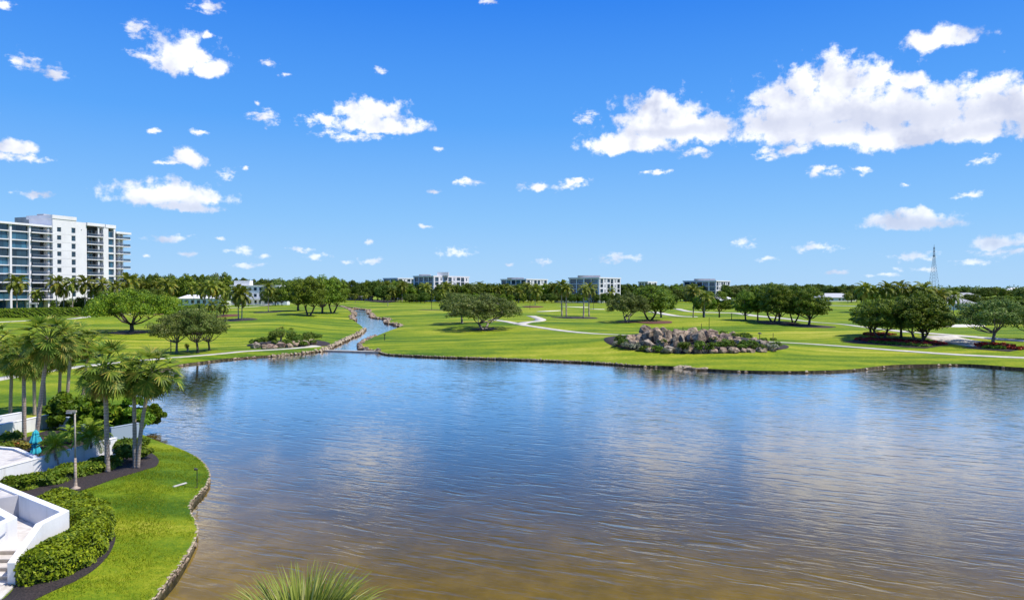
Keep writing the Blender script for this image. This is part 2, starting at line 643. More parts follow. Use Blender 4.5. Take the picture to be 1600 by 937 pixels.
def stucco(t, b):
    p = pos(t)
    st = t.noise(t.vec('MULTIPLY', p, (2.2, 2.2, 0.22)), 1.6, 4, 0.65)
    gr = t.noise(p, 28, 3, 0.6)
    bl = t.noise(p, 0.9, 4, 0.6)
    c = t.mix(t.smooth(bl, 0.35, 0.7), (0.82, 0.81, 0.80, 1), (0.74, 0.73, 0.71, 1))
    c = t.mix(t.smooth(st, 0.52, 0.78, 0.0, 0.55), c, (0.50, 0.47, 0.42, 1))
    c = t.mix(t.smooth(gr, 0.45, 0.75, 0.0, 0.18), c, (0.55, 0.54, 0.52, 1))
    t.l.new(c, b.inputs['Base Color'])
    t.l.new(t.bump(gr, 0.35, 0.012), b.inputs['Normal'])


M_WHITE = material('white render', build=stucco, rough=0.75)
M_TOWER = material('tower white render', build=blotch((0.74, 0.72, 0.72), (0.80, 0.78, 0.78), 0.25, c3=(0.68, 0.66, 0.66), scale3=0.06), rough=0.75)
M_GREYW = material('grey render', (0.40, 0.39, 0.40), 0.8, blotch((0.36, 0.35, 0.36), (0.44, 0.43, 0.44), 0.5))
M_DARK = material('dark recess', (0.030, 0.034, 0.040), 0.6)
M_BEIGE = material('beige riser', (0.42, 0.36, 0.30), 0.8, blotch((0.38, 0.32, 0.26), (0.46, 0.40, 0.33), 3))
M_ROCK = material('tan boulder', build=blotch((0.10, 0.065, 0.040), (0.52, 0.39, 0.26), 1.6, bump=1.0, dist=0.35, c3=(0.05, 0.038, 0.03), scale3=0.8), rough=0.9)
M_ROCKP = material('pinkish boulder', build=blotch((0.10, 0.062, 0.042), (0.48, 0.34, 0.24), 1.6, bump=1.0, dist=0.35, c3=(0.06, 0.036, 0.03), scale3=0.8), rough=0.9)
M_ROCKG = material('grey boulder', build=blotch((0.09, 0.065, 0.045), (0.48, 0.40, 0.30), 1.6, bump=1.0, dist=0.35, c3=(0.05, 0.042, 0.034), scale3=0.8), rough=0.9)
M_EDGE = material('edging stone', build=blotch((0.22, 0.165, 0.10), (0.50, 0.41, 0.28), 3.5, bump=0.8, dist=0.05, c3=(0.13, 0.09, 0.05), scale3=2.0), rough=0.9)
M_BARK = material('bark', build=blotch((0.045, 0.034, 0.026), (0.13, 0.105, 0.085), 3.0, bump=0.8, dist=0.08), rough=0.95)
M_BARKL = material('pale bark', build=blotch((0.12, 0.10, 0.085), (0.27, 0.24, 0.20), 2.0, bump=0.6, dist=0.06), rough=0.95)


def palm_bark(t, b):
    p = objpos(t)
    wv = t.new('ShaderNodeTexWave', wave_type='BANDS', bands_direction='Z', wave_profile='SAW')
    t.put(wv.inputs['Vector'], p)
    wv.inputs['Scale'].default_value = 1.9
    wv.inputs['Distortion'].default_value = 1.6
    wv.inputs['Detail'].default_value = 2
    n = t.noise(p, 5, 4, 0.65)
    f = t.math('MULTIPLY_ADD', wv.outputs[1], 0.35, t.math('MULTIPLY', n, 0.75), clamp=True)
    t.l.new(t.ramp(f, [(0.15, (0.14, 0.10, 0.07)), (0.5, (0.38, 0.29, 0.22)), (0.9, (0.58, 0.48, 0.39))]), b.inputs['Base Color'])
    t.l.new(t.bump(f, 0.9, 0.06), b.inputs['Normal'])


M_PALMB = material('palm bark', build=palm_bark, rough=0.9)
M_TEAL = material('turquoise canvas', (0.02, 0.36, 0.42), 0.75, blotch((0.015, 0.30, 0.37), (0.03, 0.42, 0.48), 4))
M_BLACK = material('black metal', (0.02, 0.02, 0.022), 0.45)
M_STEEL = material('tower steel', (0.26, 0.29, 0.35), 0.6)
M_POST = material('weathered post', (0.40, 0.35, 0.28), 0.8, blotch((0.26, 0.22, 0.17), (0.50, 0.45, 0.37), 4))
M_RAIL = material('rail metal', (0.42, 0.45, 0.48), 0.4)
M_RED = material('red paint', (0.35, 0.03, 0.03), 0.5)
M_BLUER_SHADE = material('blue grey render and shade', (0.30, 0.36, 0.44), 0.7)  # render colour of wall end and pool roof; painted shade on the slanting wall
M_PALER = material('pale roof', (0.42, 0.42, 0.43), 0.85)
M_ROOFG = material('grey shingle', (0.30, 0.30, 0.31), 0.85, blotch((0.26, 0.26, 0.27), (0.36, 0.36, 0.37), 1.0))


def glass_build(c1, c2):
    def build(t, b):
        p = pos(t)
        oi = t.new('ShaderNodeObjectInfo')
        n = t.noise(p, 0.35, 2)
        f = t.math('MULTIPLY_ADD', n, 0.7, t.math('MULTIPLY_ADD', oi.outputs['Random'], 0.9, -0.45), clamp=True)
        t.l.new(t.mix(f, tuple(c1) + (1,), tuple(c2) + (1,)), b.inputs['Base Color'])
    return build


M_GLASS = material('window glass', (0.04, 0.07, 0.10), 0.06, glass_build((0.006, 0.012, 0.020), (0.03, 0.075, 0.11)), 0.9)
M_GLASSB = material('blue window glass', (0.06, 0.14, 0.22), 0.08, glass_build((0.012, 0.04, 0.07), (0.06, 0.20, 0.30)), 0.9)


def rail_glass(t, b):
    b.inputs['Alpha'].default_value = 0.4


M_RGLASS = material('balcony glass', (0.05, 0.08, 0.13), 0.1, rail_glass, 0.8)

F_OAK = foliage('oak leaves', (0.026, 0.076, 0.005), (0.210, 0.290, 0.012), (0.30, 0.33, 0.02), spec=0.15, trans=0.14)
F_OLIVE = foliage('olive oak leaves', (0.034, 0.066, 0.010), (0.205, 0.265, 0.048), (0.30, 0.30, 0.10), spec=0.15, trans=0.12)
F_LAUREL = foliage('laurel leaves', (0.018, 0.056, 0.005), (0.215, 0.290, 0.016), (0.28, 0.32, 0.03), spec=0.15, trans=0.12)
F_FAR = foliage('far leaves', (0.035, 0.068, 0.008), (0.120, 0.160, 0.022), trans=0.2, spec=0.1)
F_PALM = foliage('palm leaves', (0.055, 0.095, 0.010), (0.270, 0.290, 0.030), (0.40, 0.32, 0.04), freq=0.8, spec=0.2, rough=0.5)
F_FAN = foliage('fan palm leaves', (0.045, 0.105, 0.010), (0.290, 0.380, 0.050), (0.46, 0.40, 0.06), freq=1.0, spec=0.25, rough=0.5, trans=0.42)
F_DEAD = foliage('old palm leaves', (0.26, 0.20, 0.03), (0.40, 0.29, 0.05), freq=1.0)
F_LIME = foliage('young palm leaves', (0.170, 0.280, 0.012), (0.380, 0.480, 0.040), freq=1.5, spec=0.2, trans=0.3)
F_HEDGE = foliage('hedge leaves', (0.045, 0.115, 0.005), (0.340, 0.430, 0.010), (0.40, 0.48, 0.02), freq=1.1, spec=0.2, rough=0.5)
F_HEDGE2 = foliage('low hedge leaves', (0.050, 0.120, 0.008), (0.220, 0.290, 0.016), (0.34, 0.36, 0.03), freq=2, spec=0.2)
F_GRAPE = foliage('broad leaves', (0.035, 0.100, 0.006), (0.170, 0.270, 0.012), (0.28, 0.32, 0.02), freq=0.7, spec=0.15, rough=0.5)
F_CROTON = foliage('croton leaves', (0.10, 0.12, 0.02), (0.32, 0.24, 0.03), (0.40, 0.08, 0.02), freq=2)
F_RED = foliage('red flowers', (0.26, 0.010, 0.008), (0.50, 0.030, 0.020), (0.10, 0.16, 0.02), freq=1.5, trans=0.1)
F_SHRUB = foliage('shrub leaves', (0.035, 0.090, 0.008), (0.160, 0.220, 0.022), (0.24, 0.26, 0.04), freq=1.5, spec=0.15)
F_SILVER = foliage('silvery shrub leaves', (0.16, 0.17, 0.10), (0.34, 0.33, 0.24), freq=1.5)
F_BLADE = foliage('grass blades', (0.100, 0.170, 0.012), (0.380, 0.430, 0.070), (0.58, 0.56, 0.20), freq=1.0, spec=0.3)
F_LAWN = foliage('lawn blades', (0.100, 0.185, 0.005), (0.330, 0.390, 0.012), (0.38, 0.38, 0.06), freq=0.6, spec=0.1, trans=0.3)
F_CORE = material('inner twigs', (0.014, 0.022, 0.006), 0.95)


def water_build(t, b):
    p = pos(t)
    g = t.new('ShaderNodeNewGeometry')
    # wind ripples: crests run nearly across the view
    rot = t.new('ShaderNodeVectorRotate', rotation_type='Z_AXIS')
    t.put(rot.inputs['Vector'], p)
    rot.inputs['Angle'].default_value = rad(24)
    pr = rot.outputs[0]
    a = t.noise(t.vec('MULTIPLY', pr, (0.24, 1.0, 1)), 1.65, 2, 0.5, 0.35)
    c = t.noise(t.vec('MULTIPLY', pr, (0.40, 1.0, 1)), 3.4, 3, 0.6, 0.4)
    d = t.noise(t.vec('MULTIPLY', pr, (0.25, 1.0, 1)), 0.34, 2, 0.5, 0.6)
    patch = t.noise(t.vec('MULTIPLY', p, (0.6, 1.0, 1)), 0.045, 3, 0.5)
    amp = t.smooth(patch, 0.35, 0.65, 0.55, 1.15)
    rdg = t.math('ABSOLUTE', t.math('SUBTRACT', a, 0.5))
    h = t.math('ADD', t.math('MULTIPLY_ADD', rdg, -0.70, t.math('MULTIPLY', a, 0.42)), t.math('ADD', t.math('MULTIPLY', c, 0.13), t.math('MULTIPLY', d, 0.20)))
    bn = t.new('ShaderNodeBump')
    t.put(bn.inputs['Strength'], t.math('MULTIPLY', amp, 0.175))
    bn.inputs['Distance'].default_value = 0.34
    t.put(bn.inputs['Height'], h)
    nrm = bn.outputs[0]
    fr = t.new('ShaderNodeFresnel')
    fr.inputs['IOR'].default_value = 1.33
    t.l.new(nrm, fr.inputs['Normal'])
    gl = t.new('ShaderNodeBsdfGlossy')
    gl.inputs['Roughness'].default_value = 0.05
    gl.inputs['Color'].default_value = (1, 1, 1, 1)
    t.l.new(nrm, gl.inputs['Normal'])
    tr = t.new('ShaderNodeBsdfTransparent')
    tr.inputs[0].default_value = (0.96, 0.95, 0.92, 1)
    df = t.new('ShaderNodeBsdfDiffuse')
    df.inputs[0].default_value = (0.030, 0.038, 0.026, 1)
    m1 = t.new('ShaderNodeMixShader')
    m1.inputs[0].default_value = 0.30
    t.l.new(tr.outputs[0], m1.inputs[1])
    t.l.new(df.outputs[0], m1.inputs[2])
    m2 = t.new('ShaderNodeMixShader')
    t.l.new(t.math('MAXIMUM', t.math('MULTIPLY_ADD', fr.outputs[0], 2.7, -0.27, clamp=True), 0.012), m2.inputs[0])
    t.l.new(m1.outputs[0], m2.inputs[1])
    t.l.new(gl.outputs[0], m2.inputs[2])
    out = t.n['Material Output']
    t.l.new(m2.outputs[0], out.inputs[0])
    va = t.new('ShaderNodeVolumeAbsorption')
    va.inputs['Color'].default_value = (0.61, 0.60, 0.30, 1)
    va.inputs['Density'].default_value = 1.0
    t.l.new(va.outputs[0], out.inputs['Volume'])


M_WATER = material('lake water', build=water_build)


# ------------------------------------------------------------------ terrain, paths, beds: one triangulation
def ribbon(pxs, width, n=5, world=False):
    c = catmull([Vector(p) for p in pxs] if world else [G(*p) for p in pxs], n)
    w2 = width / 2
    Lf, Rt = [], []
    for i, p in enumerate(c):
        d = (c[min(i + 1, len(c) - 1)] - c[max(i - 1, 0)]).normalized()
        nn = Vector((-d.y, d.x))
        Lf.append(p + nn * w2)
        Rt.append(p - nn * w2)
    return Lf + Rt[::-1]


def ell(px, py, rx, ry, n=20, wob=0.12, seed=0):
    c = G(px, py)
    return [Vector((c.x + rx * (1 + wob * math.sin(3 * t + seed)) * math.cos(t), c.y + ry * (1 + wob * math.cos(2 * t + seed)) * math.sin(t)))
            for t in [2 * math.pi * k / n for k in range(n)]]


def gpoly(pxs, n=3):
    return catmull([G(*p) for p in pxs], n, closed=True)


ZONES = []      # (name, polygon, material, lift)


def zone(name, poly, m, lift=0.03):
    ZONES.append((name, poly, m, lift))


zone('cart_path', ribbon([(-60, 506), (0, 503), (60, 500), (125, 496.5), (200, 491), (270, 487), (340, 482), (395, 479), (415, 477), (436, 474.5), (460, 474.0)], 3.2), M_PATH)
zone('cart_path', ribbon([(-60, 602), (0, 592), (78, 579), (160, 569), (250, 560.5), (340, 553), (380, 549), (440, 545.5), (472, 542.8), (496, 540)], 1.7), M_PATH, 0.05)
zone('cart_path', ribbon([(770, 499.5), (795, 503), (820, 508), (840, 511), (863, 514.5), (895, 518.5), (930, 521.5), (970, 523.5), (1010, 524.5), (1060, 526), (1120, 529), (1195, 533.5), (1260, 537),
                          (1330, 542), (1401, 547.5), (1495, 554), (1600, 559), (1720, 565)], 2.7), M_PATH, 0.04)
zone('cart_path', ribbon([(812, 506.5), (823, 503.5), (841, 501.5), (845, 499), (838, 496), (829, 493.2)], 3.5), M_PATH, 0.052)
zone('cart_path', ribbon([(1050, 482.5), (1068, 485), (1091, 487.5), (1125, 488.5), (1155, 489.8), (1197, 495), (1260, 502), (1321, 507), (1382, 515), (1424, 519.5), (1462, 522), (1530, 527), (1600, 532.5), (1700, 539)], 3.6), M_PATH)
zone('cart_path', ribbon([(1463, 524), (1476, 528), (1492, 532), (1524, 537.5), (1545, 540)], 6.5), M_PATH, 0.05)
zone('cart_path', ribbon([(1020, 487), (1038, 490.5), (1062, 494), (1090, 495)], 5.5), M_PATH, 0.045)
zone('grey_road', ribbon([(1270, 476.5), (1330, 478), (1390, 479), (1480, 480), (1640, 481.5)], 14), M_ROAD)
zone('bunker', ell(897, 479.5, 9, 9), M_SAND)
zone('bunker', ell(934, 483, 4, 8), M_SAND)
zone('bunker', ell(858, 486, 6, 8), M_SAND)
zone('bunker', ell(1500, 509, 7, 6), M_SAND)
zone('bunker', ell(745, 474, 22, 24), M_SAND)
zone('mulch_bed', gpoly([(248, 719), (247, 724), (241, 729.5), (213, 738), (177, 748.5), (149, 759), (124, 767.5), (100, 782), (60, 840), (0, 850), (-50, 830), (-50, 770), (0, 758), (181, 709), (205, 702), (232, 706), (243, 712)], 4), M_MULCH, 0.02)
zone('mulch_bed', gpoly([(120, 790), (150, 795), (165, 808), (178, 830), (180, 844), (170, 866), (149, 888), (119, 907), (85, 922), (51, 939), (20, 962), (-30, 965), (-30, 935), (0, 938), (22, 918), (40, 880), (80, 830)], 4), M_MULCH, 0.024)
zone('mulch_bed', gpoly([(-40, 712), (0, 690), (40, 684), (75, 672), (112, 676), (170, 684), (180, 700), (115, 716), (50, 730), (-40, 740)], 2), M_MULCH, 0.022)
zone('mulch_bed', ell(204, 519, 4.2, 6.5, seed=1), M_MULCH)
zone('mulch_bed', ell(375, 499.5, 5.4, 8, seed=2), M_MULCH)
zone('mulch_bed', ell(350, 493, 5.5, 9, seed=3), M_MULCHR)
zone('mulch_bed', ell(421, 487.5, 6.0, 11, seed=4), M_MULCH)
zone('mulch_bed', gpoly([(541, 466.5), (575, 467.5), (622, 470), (618, 471.5), (600, 473), (570, 470), (545, 468.5)]), M_MULCH)
zone('mulch_bed', ell(901, 496.5, 8.5, 10, seed=5), M_MULCH)
zone('mulch_bed', ell(1024, 503.5, 5.2, 8, seed=6), M_MULCHR)
zone('mulch_bed', ell(1090, 496.5, 9.5, 6, seed=7), M_MULCH)
zone('mulch_bed', ell(1216, 505, 5.0, 8, seed=8), M_MULCHR)
zone('mulch_bed', ell(1265, 509, 5.5, 8, seed=9), M_MULCH)
zone('mulch_bed', ell(758, 514, 3.4, 5, seed=10), M_MULCH)
zone('mulch_bed', ell(982, 503, 3.4, 5, seed=11), M_MULCHR)
zone('mulch_bed', ell(680, 484, 8, 6, seed=12), M_MULCH)
zone('mulch_bed', ell(832, 479, 6, 11, seed=13), M_MULCHR)
zone('mulch_bed', [Vector((ROCKC.x + 15.6 * math.cos(t), ROCKC.y - 1 + 17.5 * math.sin(t) * (1 if math.sin(t) > 0 else 0.93))) for t in [2 * math.pi * k / 40 for k in range(40)]], M_MULCH)
zone('mulch_bed', [Vector((g1.x + 7.6 * math.cos(t), g1.y + 3 + 9.5 * math.sin(t))) for t in [2 * math.pi * k / 28 for k in range(28)]], M_MULCH)
zone('mulch_bed', ribbon([(1342, 531), (1375, 534.5), (1410, 537.5), (1440, 540), (1466, 541.5)], 9), M_MULCH)
zone('mulch_bed', ribbon([(1530, 541), (1558, 543.5), (1597, 546)], 8), M_MULCH)
zone('mulch_bed', ribbon([(60, 498), (110, 495), (140, 492)], 3.5), M_MULCHR, 0.04)
zone('mulch_bed', ribbon([(240, 492), (290, 487), (330, 484)], 5), M_MULCHR, 0.04)
zone('stone_paving', gpoly([(-60, 915), (0, 910), (22, 917), (0, 938), (-60, 990)], 1), M_PAVE, 0.05)

coords, edges = [], []


def add_loop(poly):
    b = len(coords)
    for p in poly:
        coords.append(Vector((p[0], p[1])))
    n = len(poly)
    edges.extend((b + i, b + (i + 1) % n) for i in range(n))


add_loop(WATER)
for _, p, _, _ in ZONES:
    add_loop(p)
pts = []


def scatter(x0, x1, y0, y1, s, lim=None):
    for iy in range(int((y1 - y0) / s)):
        for ix in range(int((x1 - x0) / s)):
            x = x0 + (ix + 0.5 + R.uniform(-.3, .3)) * s
            y = y0 + (iy + 0.5 + R.uniform(-.3, .3)) * s
            pts.append((x, y))


scatter(-34, -4, 16, 56, 1.2)
scatter(-110, -34, 16, 100, 4)
scatter(-34, 0, 56, 100, 4)
scatter(-150, 150, 100, 220, 3.6)
scatter(-260, -150, 100, 360, 9)
scatter(150, 280, 100, 360, 9)
scatter(-150, 150, 220, 360, 8)
scatter(-700, 700, 360, 800, 45)
scatter(-6000, 6000, 800, 9000, 500)
scatter(-150, 150, -60, 16, 12)
keep = np.array(pts)
dk = dist_poly(keep)
keep = keep[(dk > 0.5)]
for p in keep:
    coords.append(Vector(p))
b = len(coords)
coords += [Vector(p) for p in ((-9000, -400), (9000, -400), (9000, 14000), (-9000, 14000))]
edges += [(b, b + 1), (b + 1, b + 2), (b + 2, b + 3), (b + 3, b)]
cv, ce, cf, _, _, _ = delaunay_2d_cdt(coords, edges, [], 1, 1e-4)
CV = np.array([(v.x, v.y) for v in cv])
CF = np.array([f for f in cf if len(f) == 3])
# counter-clockwise
a, b_, c_ = CV[CF[:, 0]], CV[CF[:, 1]], CV[CF[:, 2]]
cr = (b_[:, 0] - a[:, 0]) * (c_[:, 1] - a[:, 1]) - (b_[:, 1] - a[:, 1]) * (c_[:, 0] - a[:, 0])
CF[cr < 0] = CF[cr < 0][:, ::-1]
cent = CV[CF].mean(1)
in_water = inside(cent, WATER)
CZ = heights(CV)
DW = dist_poly(CV)


def submesh(name, mask, Z, m, skirt=None, smooth=True):
    faces = CF[mask]
    used, inv = np.unique(faces, return_inverse=True)
    fa = inv.reshape(-1, 3)
    V = np.column_stack([CV[used], Z[used]])
    groups = [fa]
    if skirt is not None:
        e = np.concatenate([fa[:, [0, 1]], fa[:, [1, 2]], fa[:, [2, 0]]])
        key = {}
        for p, q in e:
            key[(p, q)] = 1
        bd = np.array([(p, q) for p, q in e if (q, p) not in key])
        n0 = len(V)
        V2 = V.copy()
        V2[:, 2] = V2[:, 2] - skirt
        V = np.vstack([V, V2])
        groups.append(np.column_stack([bd[:, 1], bd[:, 0], bd[:, 0] + n0, bd[:, 1] + n0]))
    me = np_mesh(name, V, groups, [m])
    if smooth:
        sm = np.zeros(len(me.polygons), bool)
        sm[:len(fa)] = True
        me.polygons.foreach_set('use_smooth', sm)
    return me


lawn = link('lawn_ground', submesh('lawn_ground', ~in_water, CZ, M_GRASS))
tag(lawn, kind='structure')
# lake bed: shelves down from the banks
shal = np.minimum(0.22 + 0.044 * DW, 3.5)
bedz = -shal + 0.10 * np.sin(CV[:, 0] * 1.1) * np.cos(CV[:, 1] * 0.9)
bed = link('lake_bed', submesh('lake_bed', in_water, bedz, M_BED))
tag(bed, kind='structure')
for name, poly, m, lift in ZONES:
    mk = inside(cent, poly) & ~in_water
    if not mk.any():
        continue
    o = link(name, submesh(name, mk, CZ + lift, m, skirt=0.06))
    tag(o, kind='structure')
# bank face under the lawn edge
bank = []
n = len(WATER)
vs = []
zt = heights(WA)
for (x, y), z in zip(WA, zt):
    vs.append((x, y, z - 0.01))
for x, y in WA:
    vs.append((x, y, -0.55))
fs = np.array([(i, (i + 1) % n, (i + 1) % n + n, i + n) for i in range(n)])
o = link('lake_bank', np_mesh('lake_bank', vs, fs, [M_SOIL]))
tag(o, kind='structure')
mb = MB()
mb.box(-400, 420, -30, 420, -5.0, 0.0)
o = mb.obj('lake_water', M_WATER)
tag(o, kind='structure')
print('terrain', len(CV), len(CF))


# ------------------------------------------------------------------ leaves
def leaf_quads(C, N, size, rng, aspect=0.55, jitter=0.7):
    """rhombic leaves at C with facing N"""
    n = len(C)
    N = N + rng.normal(0, jitter, (n, 3))
    N /= np.maximum(np.linalg.norm(N, axis=1, keepdims=True), 1e-6)
    T = rng.normal(0, 1, (n, 3))
    T -= (T * N).sum(1, keepdims=True) * N
    T /= np.maximum(np.linalg.norm(T, axis=1, keepdims=True), 1e-6)
    B = np.cross(N, T)
    s = (size * rng.uniform(0.65, 1.3, (n, 1)))
    V = np.stack([C - T * s, C - B * s * aspect, C + T * s, C + B * s * aspect], 1)
    return V.reshape(-1, 3)


def quads_idx(n, base=0):
    return (np.arange(n * 4).reshape(n, 4) + base)


def unit(rng, n):
    v = rng.normal(0, 1, (n, 3))
    return v / np.linalg.norm(v, axis=1, keepdims=True)


def crown_points(rng, centres, radii, per, up=0.25, flat=0.75):
    Cs, Ns = [], []
    for c, r in zip(centres, radii):
        d = unit(rng, per)
        d[:, 2] = np.abs(d[:, 2]) * (1 + up) - up * 1.4 * rng.rand(per)
        rr = r * rng.uniform(0.74, 1.04, (per, 1))
        p = d * rr
        p[:, 2] *= flat
        Cs.append(c + p)
        Ns.append(d)
    return np.vstack(Cs), np.vstack(Ns)


def limb(mb, p0, p1, r0, r1, sag=0.0, n=5, sides=6, rng=R):
    pts, rs = [], []
    L = (Vector(p1) - Vector(p0)).length
    for i in range(n + 1):
        t = i / n
        p = Vector(p0).lerp(Vector(p1), t)
        w_ = math.sin(math.pi * t) * L * 0.07
        p += Vector((rng.uniform(-w_, w_), rng.uniform(-w_, w_), sag * math.sin(math.pi * t)))
        pts.append(p)
        rs.append(r0 + (r1 - r0) * t ** 0.8)
    mb.tube(pts, rs, sides)
    return pts


def tree_proto(seed, h, w_, trunk_h, leaf, nclump, per, crad, style='dome', bark=None, stems=1, mat_=None, tw=0.035):
    """returns (trunk mesh, crown mesh) of a tree h tall and w_ wide, base at origin"""
    rg = np.random.RandomState(seed)
    rr = random.Random(seed)
    mb = MB()
    cents, rads = [], []
    cz = trunk_h + (h - trunk_h) * 0.30
    rz_up = h - cz - crad * 0.55
    rz_dn = cz - trunk_h
    rx = w_ / 2 - crad * 0.8
    k = 0
    tries = 0
    while len(cents) < nclump and tries < nclump * 60:
        tries += 1
        t = rr.uniform(0, 2 * math.pi)
        if style == 'dome':
            ph = rr.uniform(-0.35, 1.0)
        else:
            ph = rr.uniform(-0.75, 1.0)
        q = math.sqrt(max(0, 1 - ph * ph)) if ph > 0 else 1 - 0.25 * abs(ph)
        s = rr.uniform(0.72, 1.0) if rr.random() < 0.8 else rr.uniform(0.3, 0.7)
        lump = 1 + 0.16 * math.sin(3 * t + seed) + 0.10 * math.sin(5 * t + 2 * seed)
        c = np.array([q * s * rx * math.cos(t) * lump, q * s * rx * math.sin(t) * lump, cz + (ph * rz_up * s if ph > 0 else ph * rz_dn * 1.0)])
        r = crad * rr.uniform(0.6, 1.15)
        if any(np.linalg.norm((c - d) * (1, 1, 1.3)) < 0.74 * min(r, e) for d, e in zip(cents, rads)):
            continue
        cents.append(c)
        rads.append(r)
    C, N = crown_points(rg, cents, [r * 1.08 for r in rads], int(per * 1.3))
    V = leaf_quads(C, N, leaf, rg, 0.6, 0.34)
    crown = np_mesh('crown', V, quads_idx(len(C)), [mat_ or F_OAK])
    # trunk and limbs
    r0 = h * tw
    for s in range(stems):
        ang = rr.uniform(0, 6.28) + s * 2 * math.pi / stems
        off = 0 if stems == 1 else r0 * 1.3
        b0 = Vector((off * math.cos(ang), off * math.sin(ang), -0.25))
        lean = 0.10 if stems == 1 else 0.45
        fork = Vector((b0.x + lean * trunk_h * math.cos(ang), b0.y + lean * trunk_h * math.sin(ang), trunk_h * rr.uniform(0.75, 0.95)))
        rs0 = r0 if stems == 1 else r0 * 0.72
        mb.tube([b0, b0 + Vector((0, 0, 0.35)), b0.lerp(fork, 0.45) + Vector((rr.uniform(-.1, .1), rr.uniform(-.1, .1), 0)), fork], [rs0 * 1.7, rs0 * 1.15, rs0 * 0.9, rs0 * 0.8], 8)
        idx = sorted(range(len(cents)), key=lambda i: rr.random())
        nl = max(4, int(11 / stems))
        used = []
        for i in idx:
            c = Vector(cents[i])
            aa = math.atan2(c.y, c.x)
            if any(abs(math.atan2(math.sin(aa - u), math.cos(aa - u))) < 0.42 for u in used) and len(used) < 9:
                continue
            used.append(aa)
            mid = fork.lerp(c, 0.55) + Vector((0, 0, -0.04 * h))
            limb(mb, fork - Vector((0, 0, 0.1)), mid, rs0 * 0.50, rs0 * 0.30, -0.02 * h, 4, 5, rr)
            limb(mb, mid, c, rs0 * 0.30, rs0 * 0.08, 0, 3, 4, rr)
            # side twigs to nearby clumps
            near = sorted(range(len(cents)), key=lambda j: (Vector(cents[j]) - mid).length)[1:4]
            for j in near:
                limb(mb, mid, Vector(cents[j]), rs0 * 0.2, rs0 * 0.06, 0, 2, 4, rr)
            if len(used) >= nl:
                break
    tm = mb.mesh('trunk', True)
    tm.materials.append(bark or M_BARK)
    return tm, crown


PROTO = {}


def proto(key, *a, **k):
    PROTO[key] = tree_proto(*a, **k) + (a[1], a[2])


#        key          seed  h   w  trunk leaf  n   per crad
proto('oak1', 3, 11, 23, 2.6, 0.20, 92, 170, 2.0, 'dome', mat_=F_OAK, tw=0.045)
proto('olive1', 8, 10, 16, 2.8, 0.17, 80, 150, 1.45, 'dome', mat_=F_OLIVE, bark=M_BARKL, tw=0.032)
proto('olive2', 21, 10, 19, 2.0, 0.18, 95, 150, 1.55, 'dome', stems=3, mat_=F_OLIVE, bark=M_BARKL, tw=0.042)
proto('olive3', 33, 10, 13, 3.0, 0.17, 62, 150, 1.35, 'dome', mat_=F_OLIVE, tw=0.03)
proto('laurel1', 5, 11, 12, 2.6, 0.20, 80, 130, 1.35, 'round', mat_=F_LAUREL, tw=0.032)
proto('laurel2', 15, 11, 13, 2.8, 0.20, 84, 130, 1.40, 'round', stems=2, mat_=F_LAUREL, tw=0.036)
proto('laurel3', 27, 12, 11, 3.4, 0.20, 72, 130, 1.35, 'round', mat_=F_OAK, tw=0.026)


def place_tree(key, px, py, width_px, top_px, label, group=None, rz=None, flat=1.0, name='oak_tree', cat='tree', dy=0.0):
    tm, cm, h, w_ = PROTO[key]
    p = G(px, py)
    p.y += dy
    dist = p.y
    hh = zat(px, top_px, dist) - p.z
    sx = width_px / F * dist / w_
    sz = hh / h
    e = empty(name, p, R.choice((0.0, math.pi)) if rz is None else rz, (sx, sx * 1.45, sz))
    tag(e, label, cat, group)
    link('trunk', tm, e)
    link('crown', cm, e)
    return e


# ------------------------------------------------------------------ palms
def feather_frond(seed, L=2.6, pairs=26, leaf=0.62, droop=0.9, mat_=None, wid=0.035):
    """arching feather leaf growing along +x from the origin"""
    rg = random.Random(seed)
    P, D = [], []
    n = pairs
    ang = rad(58)
    p = Vector((0, 0, 0))
    vs, fs = [], []
    step = L / n
    pts = [p.copy()]
    angs = [ang]
    for i in range(n):
        ang -= droop * (1.9 / n) * (0.5 + 1.1 * i / n)
        p = p + Vector((math.cos(ang), 0, math.sin(ang))) * step
        pts.append(p.copy())
        angs.append(ang)
    mb = MB()
    mb.tube(pts[::4] + [pts[-1]], [0.045 * (1 - 0.85 * i / (len(pts[::4]))) for i in range(len(pts[::4]) + 1)], 4)
    for i in range(3, n + 1):
        t = i / n
        ll = leaf * (math.sin(math.pi * min(1, 0.12 + 0.86 * t)) ** 0.6) * rg.uniform(0.85, 1.1)
        d = Vector((math.cos(angs[i]), 0, math.sin(angs[i])))
        upv = Vector((-d.z, 0, d.x))
        for s in (-1, 1):
            side = Vector((0, s, 0))
            out = (side * 0.80 + d * 0.55 + upv * rg.uniform(0.05, 0.3)).normalized()
            tip_d = (out + Vector((0, 0, -0.75))).normalized()
            a0 = pts[i]
            m = a0 + out * ll * 0.55
            e_ = m + tip_d * ll * 0.5
            wv = d * wid
            b = len(mb.v)
            mb.v += [tuple(a0 - wv * .6), tuple(a0 + wv * .6), tuple(m + wv), tuple(m - wv), tuple(e_)]
            mb.f += [(b, b + 1, b + 2, b + 3), (b + 3, b + 2, b + 4)]
    me = mb.mesh('frond')
    me.materials.append(mat_ or F_PALM)
    return me


